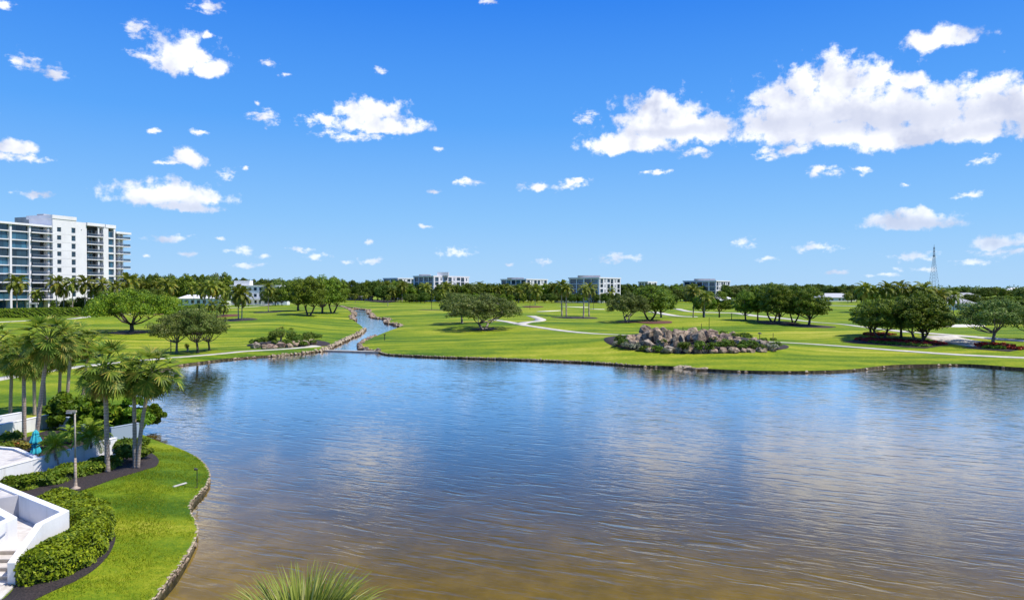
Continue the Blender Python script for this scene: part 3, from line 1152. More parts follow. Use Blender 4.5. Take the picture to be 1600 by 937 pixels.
def fan_frond(seed, pet=0.95, seg=20, L=0.78, mat_=None):
    """costapalmate fan leaf growing along +x, stalk rising then the blade arching down"""
    rg = random.Random(seed)
    mb = MB()
    a = rad(35)
    p1 = Vector((pet * 0.55 * math.cos(a), 0, pet * 0.55 * math.sin(a)))
    p2 = p1 + Vector((pet * 0.5 * math.cos(a * 0.5), 0, pet * 0.5 * math.sin(a * 0.5)))
    mb.tube([(0, 0, 0), p1, p2], [0.035, 0.025, 0.018], 4)
    fold = 0.35
    for i in range(seg):
        t = -1 + 2 * (i + 0.5) / seg
        th = t * rad(118)
        ll = L * (1 - 0.25 * abs(t)) * rg.uniform(0.9, 1.1)
        d = Vector((math.cos(th), math.sin(th), fold * abs(math.sin(th)) + 0.10))
        d.normalize()
        perp = Vector((-math.sin(th), math.cos(th), 0))
        w0 = 0.02
        w1 = L * 0.62 * math.tan(rad(118) / seg) * 0.72
        m = p2 + d * ll * 0.58
        m.z -= 0.04
        dd = (d + Vector((0, 0, -0.15 - rg.random() * 0.45))).normalized()
        e_ = m + dd * ll * 0.45
        b = len(mb.v)
        mb.v += [tuple(p2 - perp * w0), tuple(p2 + perp * w0), tuple(m + perp * w1 + Vector((0, 0, .02))), tuple(m - perp * w1), tuple(e_ + perp * w1 * .25), tuple(e_ - perp * w1 * .25)]
        mb.f += [(b, b + 1, b + 2, b + 3), (b + 3, b + 2, b + 4, b + 5)]
    me = mb.mesh('frond')
    me.materials.append(mat_ or F_FAN)
    return me


FR_FAN = [fan_frond(s) for s in (1, 2, 3, 4)]
FR_FAND = [fan_frond(s, pet=1.0, L=0.66, mat_=F_DEAD) for s in (5, 6)]
FR_FEA = [feather_frond(s) for s in (1, 2, 3)]
FR_LIME = [feather_frond(s, L=1.25, pairs=20, leaf=0.34, droop=0.85, mat_=F_LIME, wid=0.024) for s in (7, 8, 9)]


def trunk_mesh(pts, r0, r1, mat_=None, sides=10, knobs=True, seed=0):
    rg = random.Random(seed)
    c = []
    P = [Vector(p) for p in pts]
    n = 14
    for i in range(n + 1):
        t = i / n
        # quadratic through points
        if len(P) == 3:
            p = (1 - t) ** 2 * P[0] + 2 * t * (1 - t) * P[1] + t * t * P[2]
        else:
            p = P[0].lerp(P[-1], t)
        c.append(p)
    rs = [(r0 + (r1 - r0) * (i / n)) * (1 + (0.05 * rg.uniform(-1, 1) if knobs else 0)) * (1.35 if i == 0 else 1.0) for i in range(n + 1)]
    mb = MB()
    mb.tube(c, rs, sides)
    me = mb.mesh('trunk', True)
    me.materials.append(mat_ or M_PALMB)
    return me


def fronds(e, head, protos, n, scale, lo=-50, hi=80, dead=None, ndead=0, seed=0):
    rg = random.Random(seed)
    for i in range(n):
        t = (i + 0.5) / n
        azm = i * 2.39996 + rg.uniform(-.2, .2)
        tilt = rad(hi + (lo - hi) * t ** 0.85) - rad(40)
        o = link('frond', rg.choice(protos), e)
        o.location = head
        o.rotation_euler = (rg.uniform(-.25, .25), -tilt, azm)
        s = scale * rg.uniform(0.88, 1.1)
        o.scale = (s, s, s)
    for i in range(ndead):
        azm = i * 6.283 / ndead + rg.uniform(-.4, .4)
        o = link('frond', rg.choice(dead), e)
        o['label'] = 'yellowed old frond'
        o.location = (head[0], head[1], head[2] - 0.15)
        o.rotation_euler = (rg.uniform(-.3, .3), rad(rg.uniform(70, 100)), azm)
        s = scale * rg.uniform(0.8, 1.0)
        o.scale = (s, s, s)


def palm_near(base_px, crown_px, r_px, label, kind='fan', dist_adj=0, bend=0.2, n=46, seed=0, ndead=5, r0=0.14, group=None, cat='palm tree', name='sabal_palm', extra=None):
    b = G(*base_px)
    y = b.y + dist_adj
    cx = (crown_px[0] - 800) / F * y
    cz = zat(crown_px[0], crown_px[1], y)
    e = empty(name, b)
    tag(e, label, cat, group)
    hx, hz = cx - b.x, cz - b.z
    head = Vector((hx, dist_adj, hz))
    mid = Vector((hx * (0.5 - bend), dist_adj * 0.5, hz * 0.5))
    link('trunk', trunk_mesh([(0, 0, -0.2), mid, head], r0, r0 * 0.8, seed=seed), e)
    # boot of old leaf bases under the crown
    mbb = MB()
    rg = random.Random(seed)
    for i in range(16):
        t = i / 16
        a = i * 2.4
        q = head - Vector((0, 0, 0.75 * (1 - t)))
        mbb.tube([q, q + Vector((math.cos(a) * r0 * 2.1, math.sin(a) * r0 * 2.1, 0.28))], [r0 * 0.62, r0 * 0.2], 4)
    bo = mbb.obj('leaf_bases', M_PALMB, e)
    R_m = r_px / F * y * (1.05 if kind == 'fan' else 1.0)
    if kind == 'fan':
        fronds(e, head, FR_FAN, n, R_m / 1.65, -52, 88, FR_FAND, ndead, seed)
    elif kind == 'lime':
        fronds(e, head, FR_LIME, n, R_m / 1.10, -25, 85, None, 0, seed)
    else:
        fronds(e, head, FR_FEA, n, R_m / 2.1, -45, 80, None, 0, seed)
    return e


def palm_far_meshes(kind, seed, n=24, pairs=12, wid=0.17):
    """one joined crown, radius ~2.4 m"""
    rg = random.Random(seed)
    if kind == 'feather':
        pr = [feather_frond(seed + i, L=3.0, pairs=pairs, leaf=0.75, droop=0.95, wid=wid) for i in range(2)]
    else:
        pr = [fan_frond(seed + i, pet=1.1, seg=11, L=1.0) for i in range(2)]
    V, Fs, MI, tri = [], [], [], []
    vs, fs, mi = [], [], []
    for i in range(n):
        t = (i + 0.5) / n
        azm = i * 2.39996
        tilt = rad(80 - 130 * t ** 0.85) - rad(40)
        M = Matrix.Rotation(azm, 4, 'Z') @ Matrix.Rotation(-tilt, 4, 'Y') @ Matrix.Rotation(rg.uniform(-.3, .3), 4, 'X')
        me = rg.choice(pr)
        b = len(vs)
        vs += [tuple(M @ v.co) for v in me.vertices]
        for p in me.polygons:
            fs.append(tuple(k + b for k in p.vertices))
            mi.append(1 if (t > 0.9 and rg.random() < 2) else 0)
    me = bpy.data.meshes.new('crown')
    me.from_pydata(vs, [], fs)
    me.materials.append(F_PALM if kind == 'feather' else F_FAN)
    me.materials.append(F_DEAD)
    me.polygons.foreach_set('material_index', mi)
    me.update()
    return me


PC_FEA = [palm_far_meshes('feather', s) for s in (100, 140, 180)]
PC_FAN = [palm_far_meshes('fan', s, n=30) for s in (200, 240)]
PT = []
for s in range(3):
    PT.append(trunk_mesh([(0, 0, -0.02), (R.uniform(-.04, .04), R.uniform(-.04, .04), 0.5), (0, 0, 1.0)], 0.024, 0.017, sides=6, seed=s))


def palm_far(px, py, crown_y, r_px, label=None, group=None, kind='feather', trunk_w=1.0, name='palm_tree', p=None):
    p = G(px, py) if p is None else p
    hz = zat(px, crown_y, p.y) - p.z
    e = empty(name, p)
    tag(e, label, 'palm tree', group)
    t = link('trunk', R.choice(PT), e)
    tw = trunk_w * (0.30 / 0.024 if False else 9.0)
    t.scale = (tw, tw, hz)
    c = link('crown', R.choice(PC_FEA if kind == 'feather' else PC_FAN), e)
    c.location = (0, 0, hz)
    Rm = r_px / F * p.y
    s = Rm / (2.3 if kind == 'feather' else 1.75)
    c.scale = (s, s, s)
    c.rotation_euler = (R.uniform(-.12, .12), R.uniform(-.12, .12), R.uniform(0, 6.28))
    return e


ORD = ['first', 'second', 'third', 'fourth', 'fifth', 'sixth', 'seventh', 'eighth', 'ninth', 'tenth', 'eleventh', 'twelfth', 'thirteenth', 'fourteenth',
       'fifteenth', 'sixteenth', 'seventeenth', 'eighteenth', 'nineteenth', 'twentieth']

# ================================================================== VEGETATION
# ---- large individual trees
place_tree('oak1', 205, 519, 142, 450, 'large bright green spreading oak standing in a round mulch ring on the left lawn')
SG = 'small oaks in a row by the lakeside path'
place_tree('olive1', 276, 551, 86, 487, 'widest grey green oak in the row beside the left lakeside path, leftmost', SG)
place_tree('olive3', 309, 551, 74, 478, 'tallest grey green oak in the middle of the row beside the left lakeside path', SG)
place_tree('olive3', 327, 547, 62, 489, 'rightmost grey green oak of the row beside the left lakeside path', SG)
CG = 'dark oaks crowding the left bank of the creek'
place_tree('laurel1', 466, 485, 60, 434, 'leftmost dark oak of the clump beside the creek, with a thin trunk', CG)
place_tree('laurel2', 482, 493, 66, 431, 'dark oak with forked trunk at the middle left of the clump beside the creek', CG)
place_tree('laurel1', 504, 490, 62, 430, 'dark oak just right of the forked oak in the clump beside the creek', CG)
place_tree('laurel2', 519, 489, 60, 432, 'rightmost dark oak of the clump, nearest the creek', CG)
place_tree('olive1', 722, 505, 84, 457, 'grey green oak with a single trunk, left of the pair on the central lawn')
place_tree('olive2', 757, 514, 128, 458, 'grey green oak with low spreading stems, right of the pair on the central lawn')
place_tree('olive2', 981, 503, 76, 455, 'grey leaning oak behind the left end of the rock garden')
place_tree('laurel2', 1015, 500, 74, 446, 'bright green oak in a red mulch ring behind the rock garden')
place_tree('laurel1', 1033, 496, 50, 449, 'smaller oak tucked right behind the oak in the red mulch ring')
RG = 'round oaks in a row on the right lawn'
for i, (x, y, w_, t, k) in enumerate([(1099, 496.5, 38, 455, 'laurel3'), (1124, 496.5, 42, 454, 'laurel3'), (1165, 500, 46, 453, 'laurel1'), (1184, 500.5, 42, 450, 'laurel3'),
                                      (1208, 502.5, 62, 442, 'laurel2'), (1217, 505, 58, 444, 'laurel1'), (1240, 503.5, 54, 444, 'laurel2'), (1264, 508, 70, 449, 'laurel1')]):
    place_tree(k, x, y, w_, t, '%s round oak from the left in the row along the path behind the rock garden' % ORD[i], RG)
BG = 'oaks around the long red flower bed'
for x, y, w_, t, k, l in [(1361, 523, 66, 468, 'laurel1', 'leftmost oak of the clump at the long red flower bed'),
                          (1379, 530, 84, 466, 'laurel2', 'oak with a forked trunk rising from the left half of the long red flower bed'),
                          (1408, 527, 66, 462, 'laurel3', 'slim oak behind the middle of the long red flower bed'),
                          (1433, 535, 92, 463, 'laurel2', 'broad oak standing in the right half of the long red flower bed'),
                          (1443, 531, 76, 455, 'laurel1', 'tall thin stemmed oak behind the broad oak at the long red flower bed')]:
    place_tree(k, x, y, w_, t, l, BG)
place_tree('olive1', 1551, 538, 116, 466, 'dark spreading oak over the short red flower bed at the right edge')
place_tree('olive3', 1604, 530, 66, 476, 'oak cut off by the right edge of the picture beyond the short red flower bed')

# ---- near sabal palms on the left bank
palm_near((38, 688), (36, 556), 38, 'straight grey sabal palm behind the white garden walls, left of the umbrella', seed=1)
palm_near((54, 702), (76, 530), 46, 'leaning pale sabal palm rising from the turquoise umbrella', seed=2, bend=0.05)
palm_near((16, 648), (19, 556), 34, 'short dark sabal palm on the lawn beyond the left white wall', seed=3, n=30)
palm_near((54, 648), (52, 562), 32, 'thin dark sabal palm on the lawn behind the leaning palm', seed=4, n=26)
palm_near((-8, 655), (-4, 536), 36, 'sabal palm half cut off by the left edge of the picture', seed=5, n=26)
palm_near((104, 645), (112, 528), 34, 'sabal palm standing behind the broad leaved bushes, right of the leaning palm', seed=6, n=28)
palm_near((70, 640), (66, 556), 30, 'sabal palm with a low crown just behind the leaning palm', seed=16, n=28)
palm_near((92, 642), (95, 552), 30, 'sabal palm with a low crown between the leaning palm and the bushes', seed=17, n=28)
palm_near((128, 640), (139, 536), 30, 'farthest sabal palm of the left clump, its crown above the bushes', seed=7, n=26)
palm_near((168, 737), (163, 574), 50, 'straight sabal palm in dark mulch at the right end of the white wall', seed=8, n=36, ndead=7)
palm_near((211, 731), (208, 588), 36, 'lower stem of the twin sabal palms nearest the water, with yellow fronds', seed=9, n=24, bend=0.3, ndead=7, r0=0.12)
palm_near((215, 731), (238, 580), 47, 'taller leaning stem of the twin sabal palms nearest the water', seed=10, n=34, bend=0.35, ndead=6, r0=0.12)
palm_near((95, 738), (84, 698), 27, 'small lime green palm leaning left at the middle of the white wall', kind='lime', seed=11, n=24, r0=0.055, bend=-0.1, name='young_palm')
palm_near((130, 723), (140, 681), 32, 'small lime green palm with dark stem by the lamp post', kind='lime', seed=12, n=28, r0=0.07, bend=0.1, name='young_palm')
palm_near((112, 690), (108, 676), 18, 'smallest lime green palm behind the white wall', kind='lime', seed=13, n=14, r0=0.05, name='young_palm')


# ---- leafy masses on a closed footprint (hedges, shrubs)
def hedge_on(poly, h, nleaf, size, mat_, name, label, cat='hedge', round_=0.25, seed=0, wob=0.06, group=None, dens_top=0.5):
    """poly: world outline; leaves all over sides and rounded top, dark twig core inside"""
    rg = np.random.RandomState(seed)
    P = np.array([(p[0], p[1]) for p in poly])
    area = 0.5 * np.sum(P[:, 0] * np.roll(P[:, 1], -1) - np.roll(P[:, 0], -1) * P[:, 1])
    if area < 0:
        P = P[::-1]
    c = P.mean(0)
    z0 = min(H(p[0], p[1]) for p in P)
    e = empty(name, (c[0], c[1], z0))
    tag(e, label, cat, group)
    Pn = np.roll(P, -1, axis=0)
    L = np.linalg.norm(Pn - P, axis=1)
    per = L.sum()
    ntop = int(nleaf * dens_top)
    ns = nleaf - ntop
    # sides
    i = rg.choice(len(P), ns, p=L / per)
    t = rg.rand(ns, 1)
    q = P[i] + (Pn[i] - P[i]) * t
    d = (Pn[i] - P[i]) / np.maximum(L[i][:, None], 1e-6)
    nn = np.column_stack([d[:, 1], -d[:, 0]])
    zz = rg.rand(ns) ** 0.9 * h
    inset = np.where(zz > h - round_, (zz - (h - round_)) ** 2 / max(round_, 1e-3) * 0.8, 0)
    bump_ = wob * np.sin(q[:, 0] * 5.1 + zz * 4) + wob * np.cos(q[:, 1] * 4.3 + zz * 5.7) + rg.uniform(-0.10, 0.04, ns)
    q = q - nn * (inset - bump_)[:, None]
    Cs = np.column_stack([q, zz])
    Ns = np.column_stack([nn, np.full(ns, 0.35)])
    # top
    lo, hi = P.min(0), P.max(0)
    tp = rg.uniform(lo, hi, (ntop * 5, 2))
    tp = tp[inside(tp, P)][:ntop]
    dd = dist_poly(tp, P, Pn)
    zt_ = h - np.where(dd < round_, (round_ - dd) ** 2 / round_ * 0.8, 0) + wob * 1.4 * np.sin(tp[:, 0] * 3.1) * np.cos(tp[:, 1] * 2.7) + rg.uniform(-0.12, 0.05, len(tp))
    Ct = np.column_stack([tp, zt_])
    Nt = np.tile([0, 0, 1.0], (len(tp), 1))
    C = np.vstack([Cs, Ct])
    C[:, 0] -= c[0]
    C[:, 1] -= c[1]
    N = np.vstack([Ns, Nt])
    V = leaf_quads(C, N, size, rg, 0.5, 0.42)
    link('foliage', np_mesh('foliage', V, quads_idx(len(C)), [mat_]), e)
    # core
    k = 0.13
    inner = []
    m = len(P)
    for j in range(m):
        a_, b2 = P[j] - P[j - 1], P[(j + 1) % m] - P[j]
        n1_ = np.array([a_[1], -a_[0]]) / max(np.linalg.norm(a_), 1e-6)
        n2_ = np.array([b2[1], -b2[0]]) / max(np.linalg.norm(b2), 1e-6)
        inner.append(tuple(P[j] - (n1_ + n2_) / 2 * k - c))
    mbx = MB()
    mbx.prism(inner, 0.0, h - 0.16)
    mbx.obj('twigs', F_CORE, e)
    return e


def shrub(px, py, w_px, top_px, mat_, label, nleaf=900, size=0.14, group=None, name='shrub', cat='shrub', depth=1.0, clumps=9, p=None, seed=None, aspect=0.55, rfac=0.30):
    p = G(px, py) if p is None else p
    y = p.y
    w_ = w_px / F * y
    h = max(0.25, zat(px, top_px, y) - p.z)
    seed = R.randint(0, 9999) if seed is None else seed
    rg = np.random.RandomState(seed)
    cs, rs = [], []
    for i in range(clumps):
        a = rg.rand() * 6.28
        q = rg.rand() ** 0.6
        r = min(w_ * rfac, h * 0.48) * rg.uniform(0.7, 1.1)
        cs.append(np.array([math.cos(a) * q * (w_ / 2 - r * .7), math.sin(a) * q * (w_ / 2 - r * .7) * depth, r * 0.6 + (h - r * 1.35) * rg.rand() * (1 - 0.4 * q)]))
        rs.append(r)
    C, N = crown_points(rg, cs, rs, nleaf // clumps, up=0.1, flat=0.85)
    C[:, 2] = np.maximum(C[:, 2], 0.03)
    V = leaf_quads(C, N, size, rg, aspect, 0.5)
    me = np_mesh(name, V, quads_idx(len(C)), [mat_])
    o = link(name, me)
    o.location = p
    tag(o, label, cat, group)
    return o


# big clipped hedge round the stair parapet
HP = [(-17.28, 25.55), (-16.8, 25.6), (-16.15, 26.3), (-15.95, 27.5), (-16.05, 28.8), (-16.55, 30.3), (-17.3, 31.7), (-18.5, 32.9), (-20.0, 33.9), (-21.2, 33.9), (-21.4, 32.5), (-17.3, 29.35)]
HP = [tuple(p) for p in catmull([Vector(p) for p in HP[:11]], 3)] + [HP[11]]
hedge_on(HP, 1.22, 20000, 0.075, F_HEDGE, 'clipped_hedge', 'tall curved clipped hedge wrapped round the white stair parapet', seed=3, round_=0.35)
lh = [G(x, y) for x, y in [(40, 767), (68, 760), (97, 754), (124, 746), (158, 739), (188, 727)]]
for (i0, i1), lb in zip([(0, 2), (2, 4), (4, 5)], ['low leafy hedge at the left part of the white wall', 'low leafy hedge between the lamp post and the sabal palm', 'low leafy hedge at the far end of the white wall']):
    seg_ = lh[i0:i1 + 1]
    seg_[0] = seg_[0].lerp(seg_[1], 0.06)
    pol = [(p.x, p.y) for p in seg_] + [(p.x - 1.15, p.y + 0.15) for p in seg_[::-1]]
    hedge_on(pol, 0.62, 3200, 0.10, F_HEDGE2, 'low_hedge', lb, seed=i0 + 20, wob=0.10, group='low hedges along the white wall')
shrub(22, 762, 34, 738, F_HEDGE2, 'yellow green leafy shrub at the left end of the low hedge', 900, 0.11)
shrub(40, 760, 40, 741, F_HEDGE2, 'leafy shrub filling the gap beside the stair wall and the low hedge', 900, 0.11)
# bushes at the end of the white wall
shrub(196, 722, 34, 690, F_SHRUB, 'dark green shrub at the end of the white wall', 1300, 0.10)
shrub(196, 708, 44, 682, F_SHRUB, 'dark shrub behind the twin palms', 1300, 0.12)
shrub(226, 716, 26, 697, F_HEDGE2, 'yellow green shrub right of the twin palms', 800, 0.09)
shrub(218, 701, 34, 678, F_HEDGE2, 'small bright shrub on the lawn edge behind the twin palms', 900, 0.10)
# broad leaved bushes behind
for x, y, w_, t, l in [(98, 668, 60, 606, 'broad leaved bush behind the slanting white wall'),
                       (150, 676, 78, 602, 'broad leaved bush behind the straight sabal palm'),
                       (206, 676, 66, 612, 'broad leaved bush over the water behind the twin palms'),
                       (236, 664, 40, 628, 'small bright bush leaning over the water')]:
    shrub(x, y, w_, t, F_GRAPE, l, 5200, 0.19, clumps=26, rfac=0.17, name='broadleaf_bush', cat='bush', aspect=0.8, group='broad leaved bushes by the water')
# garden plants behind the umbrella
for i, (x, y, w_, t, m, l) in enumerate([(4, 708, 26, 685, F_HEDGE2, 'green rosette plant at the left edge behind the patio'),
                                        (28, 702, 34, 684, F_CROTON, 'yellow croton left of the umbrella'), (44, 706, 26, 686, F_CROTON, 'reddish croton beside the umbrella'),
                                        (20, 690, 40, 672, F_SHRUB, 'dark shrub under the left white wall'), (78, 700, 30, 680, F_SHRUB, 'dark shrub right of the umbrella'),
                                        (100, 694, 34, 676, F_SHRUB, 'dark shrub behind the white wall under the small palm')]):
    shrub(x, y, w_, t, m, l, 500, 0.13, seed=50 + i)

# ---- ornamental grass clump at the bottom
def grass_clump(loc, n, L, label, seed=3):
    rg = random.Random(seed)
    e = empty('fountain_grass', loc)
    tag(e, label, 'ornamental grass')
    vs, fs = [], []
    for i in range(n):
        a = rg.uniform(0, 6.283)
        r = rg.random() ** 0.5
        base = Vector((math.cos(a) * r * 0.60, math.sin(a) * r * 0.60, 0))
        a2 = a + rg.uniform(-.5, .5)
        out = Vector((math.cos(a2), math.sin(a2), 0))
        lean = (0.12 + 0.56 * r) * rg.uniform(0.6, 1.25)
        ll = L * rg.uniform(0.62, 1.08)
        w0 = rg.uniform(0.014, 0.034)
        side = Vector((-out.y, out.x, 0))
        tw = rg.uniform(-0.8, 0.8)
        p = base.copy()
        ang = math.pi / 2 - lean * 0.5
        prev = None
        K = 6
        for k in range(K + 1):
            t = k / K
            wd = w0 * (1 - t ** 2.2) * 1.6 + 0.001
            s = (side * math.cos(tw * t) + Vector((0, 0, 1)) * math.sin(tw * t)) * wd
            b = len(vs)
            vs += [tuple(p - s), tuple(p + s)]
            if k:
                fs.append((b - 2, b - 1, b + 1, b))
            ang -= lean * (0.15 + 0.45 * t)
            p = p + (out * math.cos(ang) + Vector((0, 0, 1)) * math.sin(ang)) * (ll / K)
    me = bpy.data.meshes.new('blades')
    me.from_pydata(vs, [], fs)
    me.materials.append(F_BLADE)
    o = link('blades', me, e)
    o['kind'] = 'stuff'
    return e


gp = Vector(((470 - 800) / F * 20.2, 20.2, 0.45))
grass_clump((gp.x, gp.y, H(gp.x, gp.y) - 0.05), 1700, 2.85, 'big fountain grass clump at the bottom edge of the picture')


# short grass blades standing on the near lawn
rgb = np.random.RandomState(12)
BP = rgb.uniform((-27, 22), (-9.5, 50), (190000, 2))
ok = (dist_poly(BP) > 0.12) & ~inside(BP, WATER)
for nm_, pl_, m_, lf_ in ZONES:
    ok &= ~inside(BP, pl_)
BP = BP[ok]
pat = np.sin(BP[:, 0] * 1.7 + BP[:, 1] * 0.9) + np.cos(BP[:, 1] * 2.3 - BP[:, 0] * 0.6) + rgb.normal(0, 0.8, len(BP))
BP = BP[pat > -0.9]
BZ = heights(BP)
nb_ = len(BP)
hgt = rgb.uniform(0.035, 0.085, (nb_, 1))
ang_ = rgb.uniform(0, 6.283, nb_)
sd_ = np.column_stack([np.cos(ang_), np.sin(ang_), np.zeros(nb_)]) * rgb.uniform(0.008, 0.016, (nb_, 1))
ln_ = rgb.normal(0, 0.035, (nb_, 3))
ln_[:, 2] = 0
B0 = np.column_stack([BP, BZ])
V = np.stack([B0 - sd_, B0 + sd_, B0 + ln_ + np.array([0, 0, 1]) * hgt], 1).reshape(-1, 3)
o = link('lawn_blades', np_mesh('lawn_blades', V, np.arange(nb_ * 3).reshape(nb_, 3), [F_LAWN]))
tag(o, kind='stuff')
print('blades', nb_)

# ================================================================== NEAR LEFT: garden walls, stair, umbrella, lamp
def offset_wall(mb, a, b_, th, z0, za, zb):
    a, b_ = Vector(a[:2]), Vector(b_[:2])
    d = (b_ - a).normalized()
    n_ = Vector((-d.y, d.x)) * th
    mb.prism([a, b_, b_ + n_, a + n_], z0, [za, zb, zb, za])


def wall(name, pts_, th, z0, zs, m, label, cat='wall', group=None):
    e = empty(name, (pts_[0][0], pts_[0][1], z0))
    tag(e, label, cat, group)
    mb = MB()
    for i in range(len(pts_) - 1):
        a = Vector(pts_[i]) - Vector(pts_[0])
        b_ = Vector(pts_[i + 1]) - Vector(pts_[0])
        offset_wall(mb, a, b_, th, 0 - 0.3, zs[i] - z0, zs[i + 1] - z0)
    mb.obj('masonry', m, e, bevel=0.015)
    # coping, a little proud of the face
    mc = MB()
    for i in range(len(pts_) - 1):
        a = Vector(pts_[i]) - Vector(pts_[0])
        b_ = Vector(pts_[i + 1]) - Vector(pts_[0])
        d = (b_ - a).normalized()
        n_ = Vector((-d.y, d.x))
        q = [a - n_ * 0.02, b_ - n_ * 0.02, b_ + n_ * (th + 0.02), a + n_ * (th + 0.02)]
        za, zb = zs[i] - z0, zs[i + 1] - z0
        k = len(mc.v)
        zz0 = [za + .002, zb + .002, zb + .002, za + .002]
        mc.v += [(p.x, p.y, z) for p, z in zip(q, zz0)] + [(p.x, p.y, z + 0.05) for p, z in zip(q, zz0)]
        mc.f += [tuple(k + j for j in f) for f in ((3, 2, 1, 0), (4, 5, 6, 7), (0, 1, 5, 4), (1, 2, 6, 5), (2, 3, 7, 6), (3, 0, 4, 7))]
    mc.obj('coping', m, e, bevel=0.01)
    return e


wall('garden_wall', [(-24.9, 46.3), (-26.7, 38.4), (-27.6, 34.6)][::-1], 0.25, 0.6, [1.67, 1.67, 1.67], M_WHITE, 'long white rendered wall behind the low hedges and lamp post')
wall('garden_wall', [(-38.4, 46.5), (-36.8, 52.9), (-36.35, 54.5)], 0.25, 0.6, [1.9, 1.9, 1.9], M_WHITE, 'rear white garden wall at the left edge, stepped behind the other', group=None)
wall('garden_wall', [(-36.6, 48.5), (-34.8, 55.2)], 0.25, 0.6, [1.5, 1.6], M_WHITE, 'white garden wall behind the straight grey sabal palm')
wall('garden_wall', [(-34.75, 55.5), (-32.0, 53.6), (-28.3, 49.4)], 0.25, 0.6, [1.6, 1.55, 1.45], M_BLUER_SHADE, 'wall with painted blue grey shade slanting behind the broad leaved bush')  # blue grey is the shade on this wall, put into its colour
wall('garden_wall', [(-28.0, 51.3), (-27.0, 53.2)], 0.2, 0.5, [1.35, 1.35], M_BLUER_SHADE, 'short dark blue wall end behind the sabal palm by the water')

# patio slab behind the long wall
e = empty('patio', (-29, 40, 0.6))
tag(e, 'pale raised patio with a small grey drain, behind the long white wall', 'patio')
mb = MB()
mb.prism([(p[0] + 29, p[1] - 40) for p in [(-26.52, 40.6), (-29.1, 42.7), (-35, 44.5), (-35, 35), (-27.75, 35.2), (-26.98, 38.5)]], -0.3, 1.08)
mb.obj('slab', M_PAVE, e, bevel=0.01)
mb = MB().box(1.42, 1.80, 0.1, 0.75, 1.081, 1.10)
mb.obj('drain_grate', M_GREYW, e)
mb = MB()
for p, q in [((-26.6, 40.75), (-29.1, 42.85)), ((-29.1, 42.85), (-35, 44.7))]:
    offset_wall(mb, Vector(p) - Vector((-29, 40)), Vector(q) - Vector((-29, 40)), -0.22, 0.5, 1.16, 1.16)
mb.obj('kerb', M_WHITE, e)

# stair terrace
SX, SY, SZ = -19.0, 27.5, 0.6
e = empty('stair_terrace', (SX, SY, SZ))
tag(e, 'white walled stair and landing at the bottom left corner', 'staircase')


def rel2(p):
    return (p[0] - SX, p[1] - SY)


T = 2.25 - SZ
mb = MB()
A_, C1, K_, E_ = (-23.6, 33.6), (-17.6, 29.15), (-17.6, 27.5), (-17.47, 25.75)
offset_wall(mb, rel2(A_), rel2(C1), -0.30, -0.3, T, T)
mb.obj('rear_parapet', M_WHITE, e, bevel=0.012)
mb = MB()
mb.prism([rel2(p) for p in [K_, C1, (-17.86, 29.05), (-17.88, 27.5)]], -0.3, T - 0.003)
mb.prism([rel2(p) for p in [E_, K_, (-17.88, 27.5), (-17.75, 25.75)]], -0.3, [1.42 - SZ, T - 0.003, T - 0.003, 1.42 - SZ])
mb.obj('side_parapet', M_WHITE, e, bevel=0.012)
mb = MB()
mb.prism([rel2(p) for p in [(-19.1, 27.3), (-17.87, 27.3), (-17.87, 29.0), (-21.15, 31.35), (-21.6, 30.8), (-24, 28.5), (-20.6, 29.4), (-19.1, 28.2)]], -0.3, 1.30 - SZ)
mb.obj('landing', M_PAVE, e)
for k, (y0, z) in enumerate([(26.88, 1.15), (26.46, 1.0), (26.04, 0.85), (25.62, 0.70)]):
    mb = MB().box(-19.1 - SX, -17.76 - SX, y0 - SY, y0 + 0.44 - SY, -0.3, z - SZ - 0.04)
    s = mb.obj('step', M_BEIGE, e)
    mb = MB().box(-19.1 - SX, -17.765 - SX, y0 - 0.02 - SY, y0 + 0.415 - SY, z - SZ - 0.037, z - SZ)
    mb.obj('tread', M_PAVE, s)
mb = MB().box(-19.1 - SX, -17.9 - SX, 27.27 - SY, 27.31 - SY, 1.15 - SZ, 1.30 - SZ - 0.03)
mb.obj('riser', M_BEIGE, e)
mb = MB()
mb.prism([rel2(p) for p in [(-19.4, 23.5), (-19.1, 23.5), (-19.1, 28.3), (-20.9, 29.75), (-21.1, 29.5), (-19.4, 28.1)]], -0.3, T)
mb.obj('inner_parapet', M_WHITE, e, bevel=0.012)
mb = MB()
mb.prism([rel2(p) for p in [(-24, 23.5), (-19.42, 23.5), (-19.42, 28.08), (-21.1, 29.45), (-24, 28.5)]], -0.3, 1.9 - SZ)
mb.obj('planter_floor', M_GREYW, e)
mb = MB()
mb.prism([rel2(p) for p in [(-21.62, 30.85), (-21.05, 31.6), (-23.55, 33.2), (-31, 36), (-31, 27.5)]], -0.3, T - 0.09)
mb.obj('upper_deck', M_PAVE, e)
mb = MB()
offset_wall(mb, rel2((-21.64, 30.83)), rel2((-21.0, 31.52)), 0.12, 0.3, T - 0.02, T - 0.02)
offset_wall(mb, rel2((-24.5, 29.9)), rel2((-21.64, 30.83)), 0.12, 0.3, T - 0.02, T - 0.02)
mb.obj('cross_wall', M_GREYW, e)
mb = MB().box(-23.2 - SX, -22.5 - SX, 32.0 - SY, 32.35 - SY, T - 0.09, T - 0.07)
mb.obj('drain_grate', M_GREYW, e)
mb = MB()
mb.tube([rel2((-19.05, 25.0)) + (0.75,), rel2((-19.05, 26.6)) + (1.05,), rel2((-19.05, 27.6)) + (1.3,)], 0.018, 6)
mb.obj('handrail', M_STEEL, e)
mb = MB().box(-0.3, 0.3, -0.2, 0.2, 0, 0.09)
o = mb.obj('red_cushion', M_RED, None, bevel=0.03)
o.location = (-20.85, 28.75, 1.90)
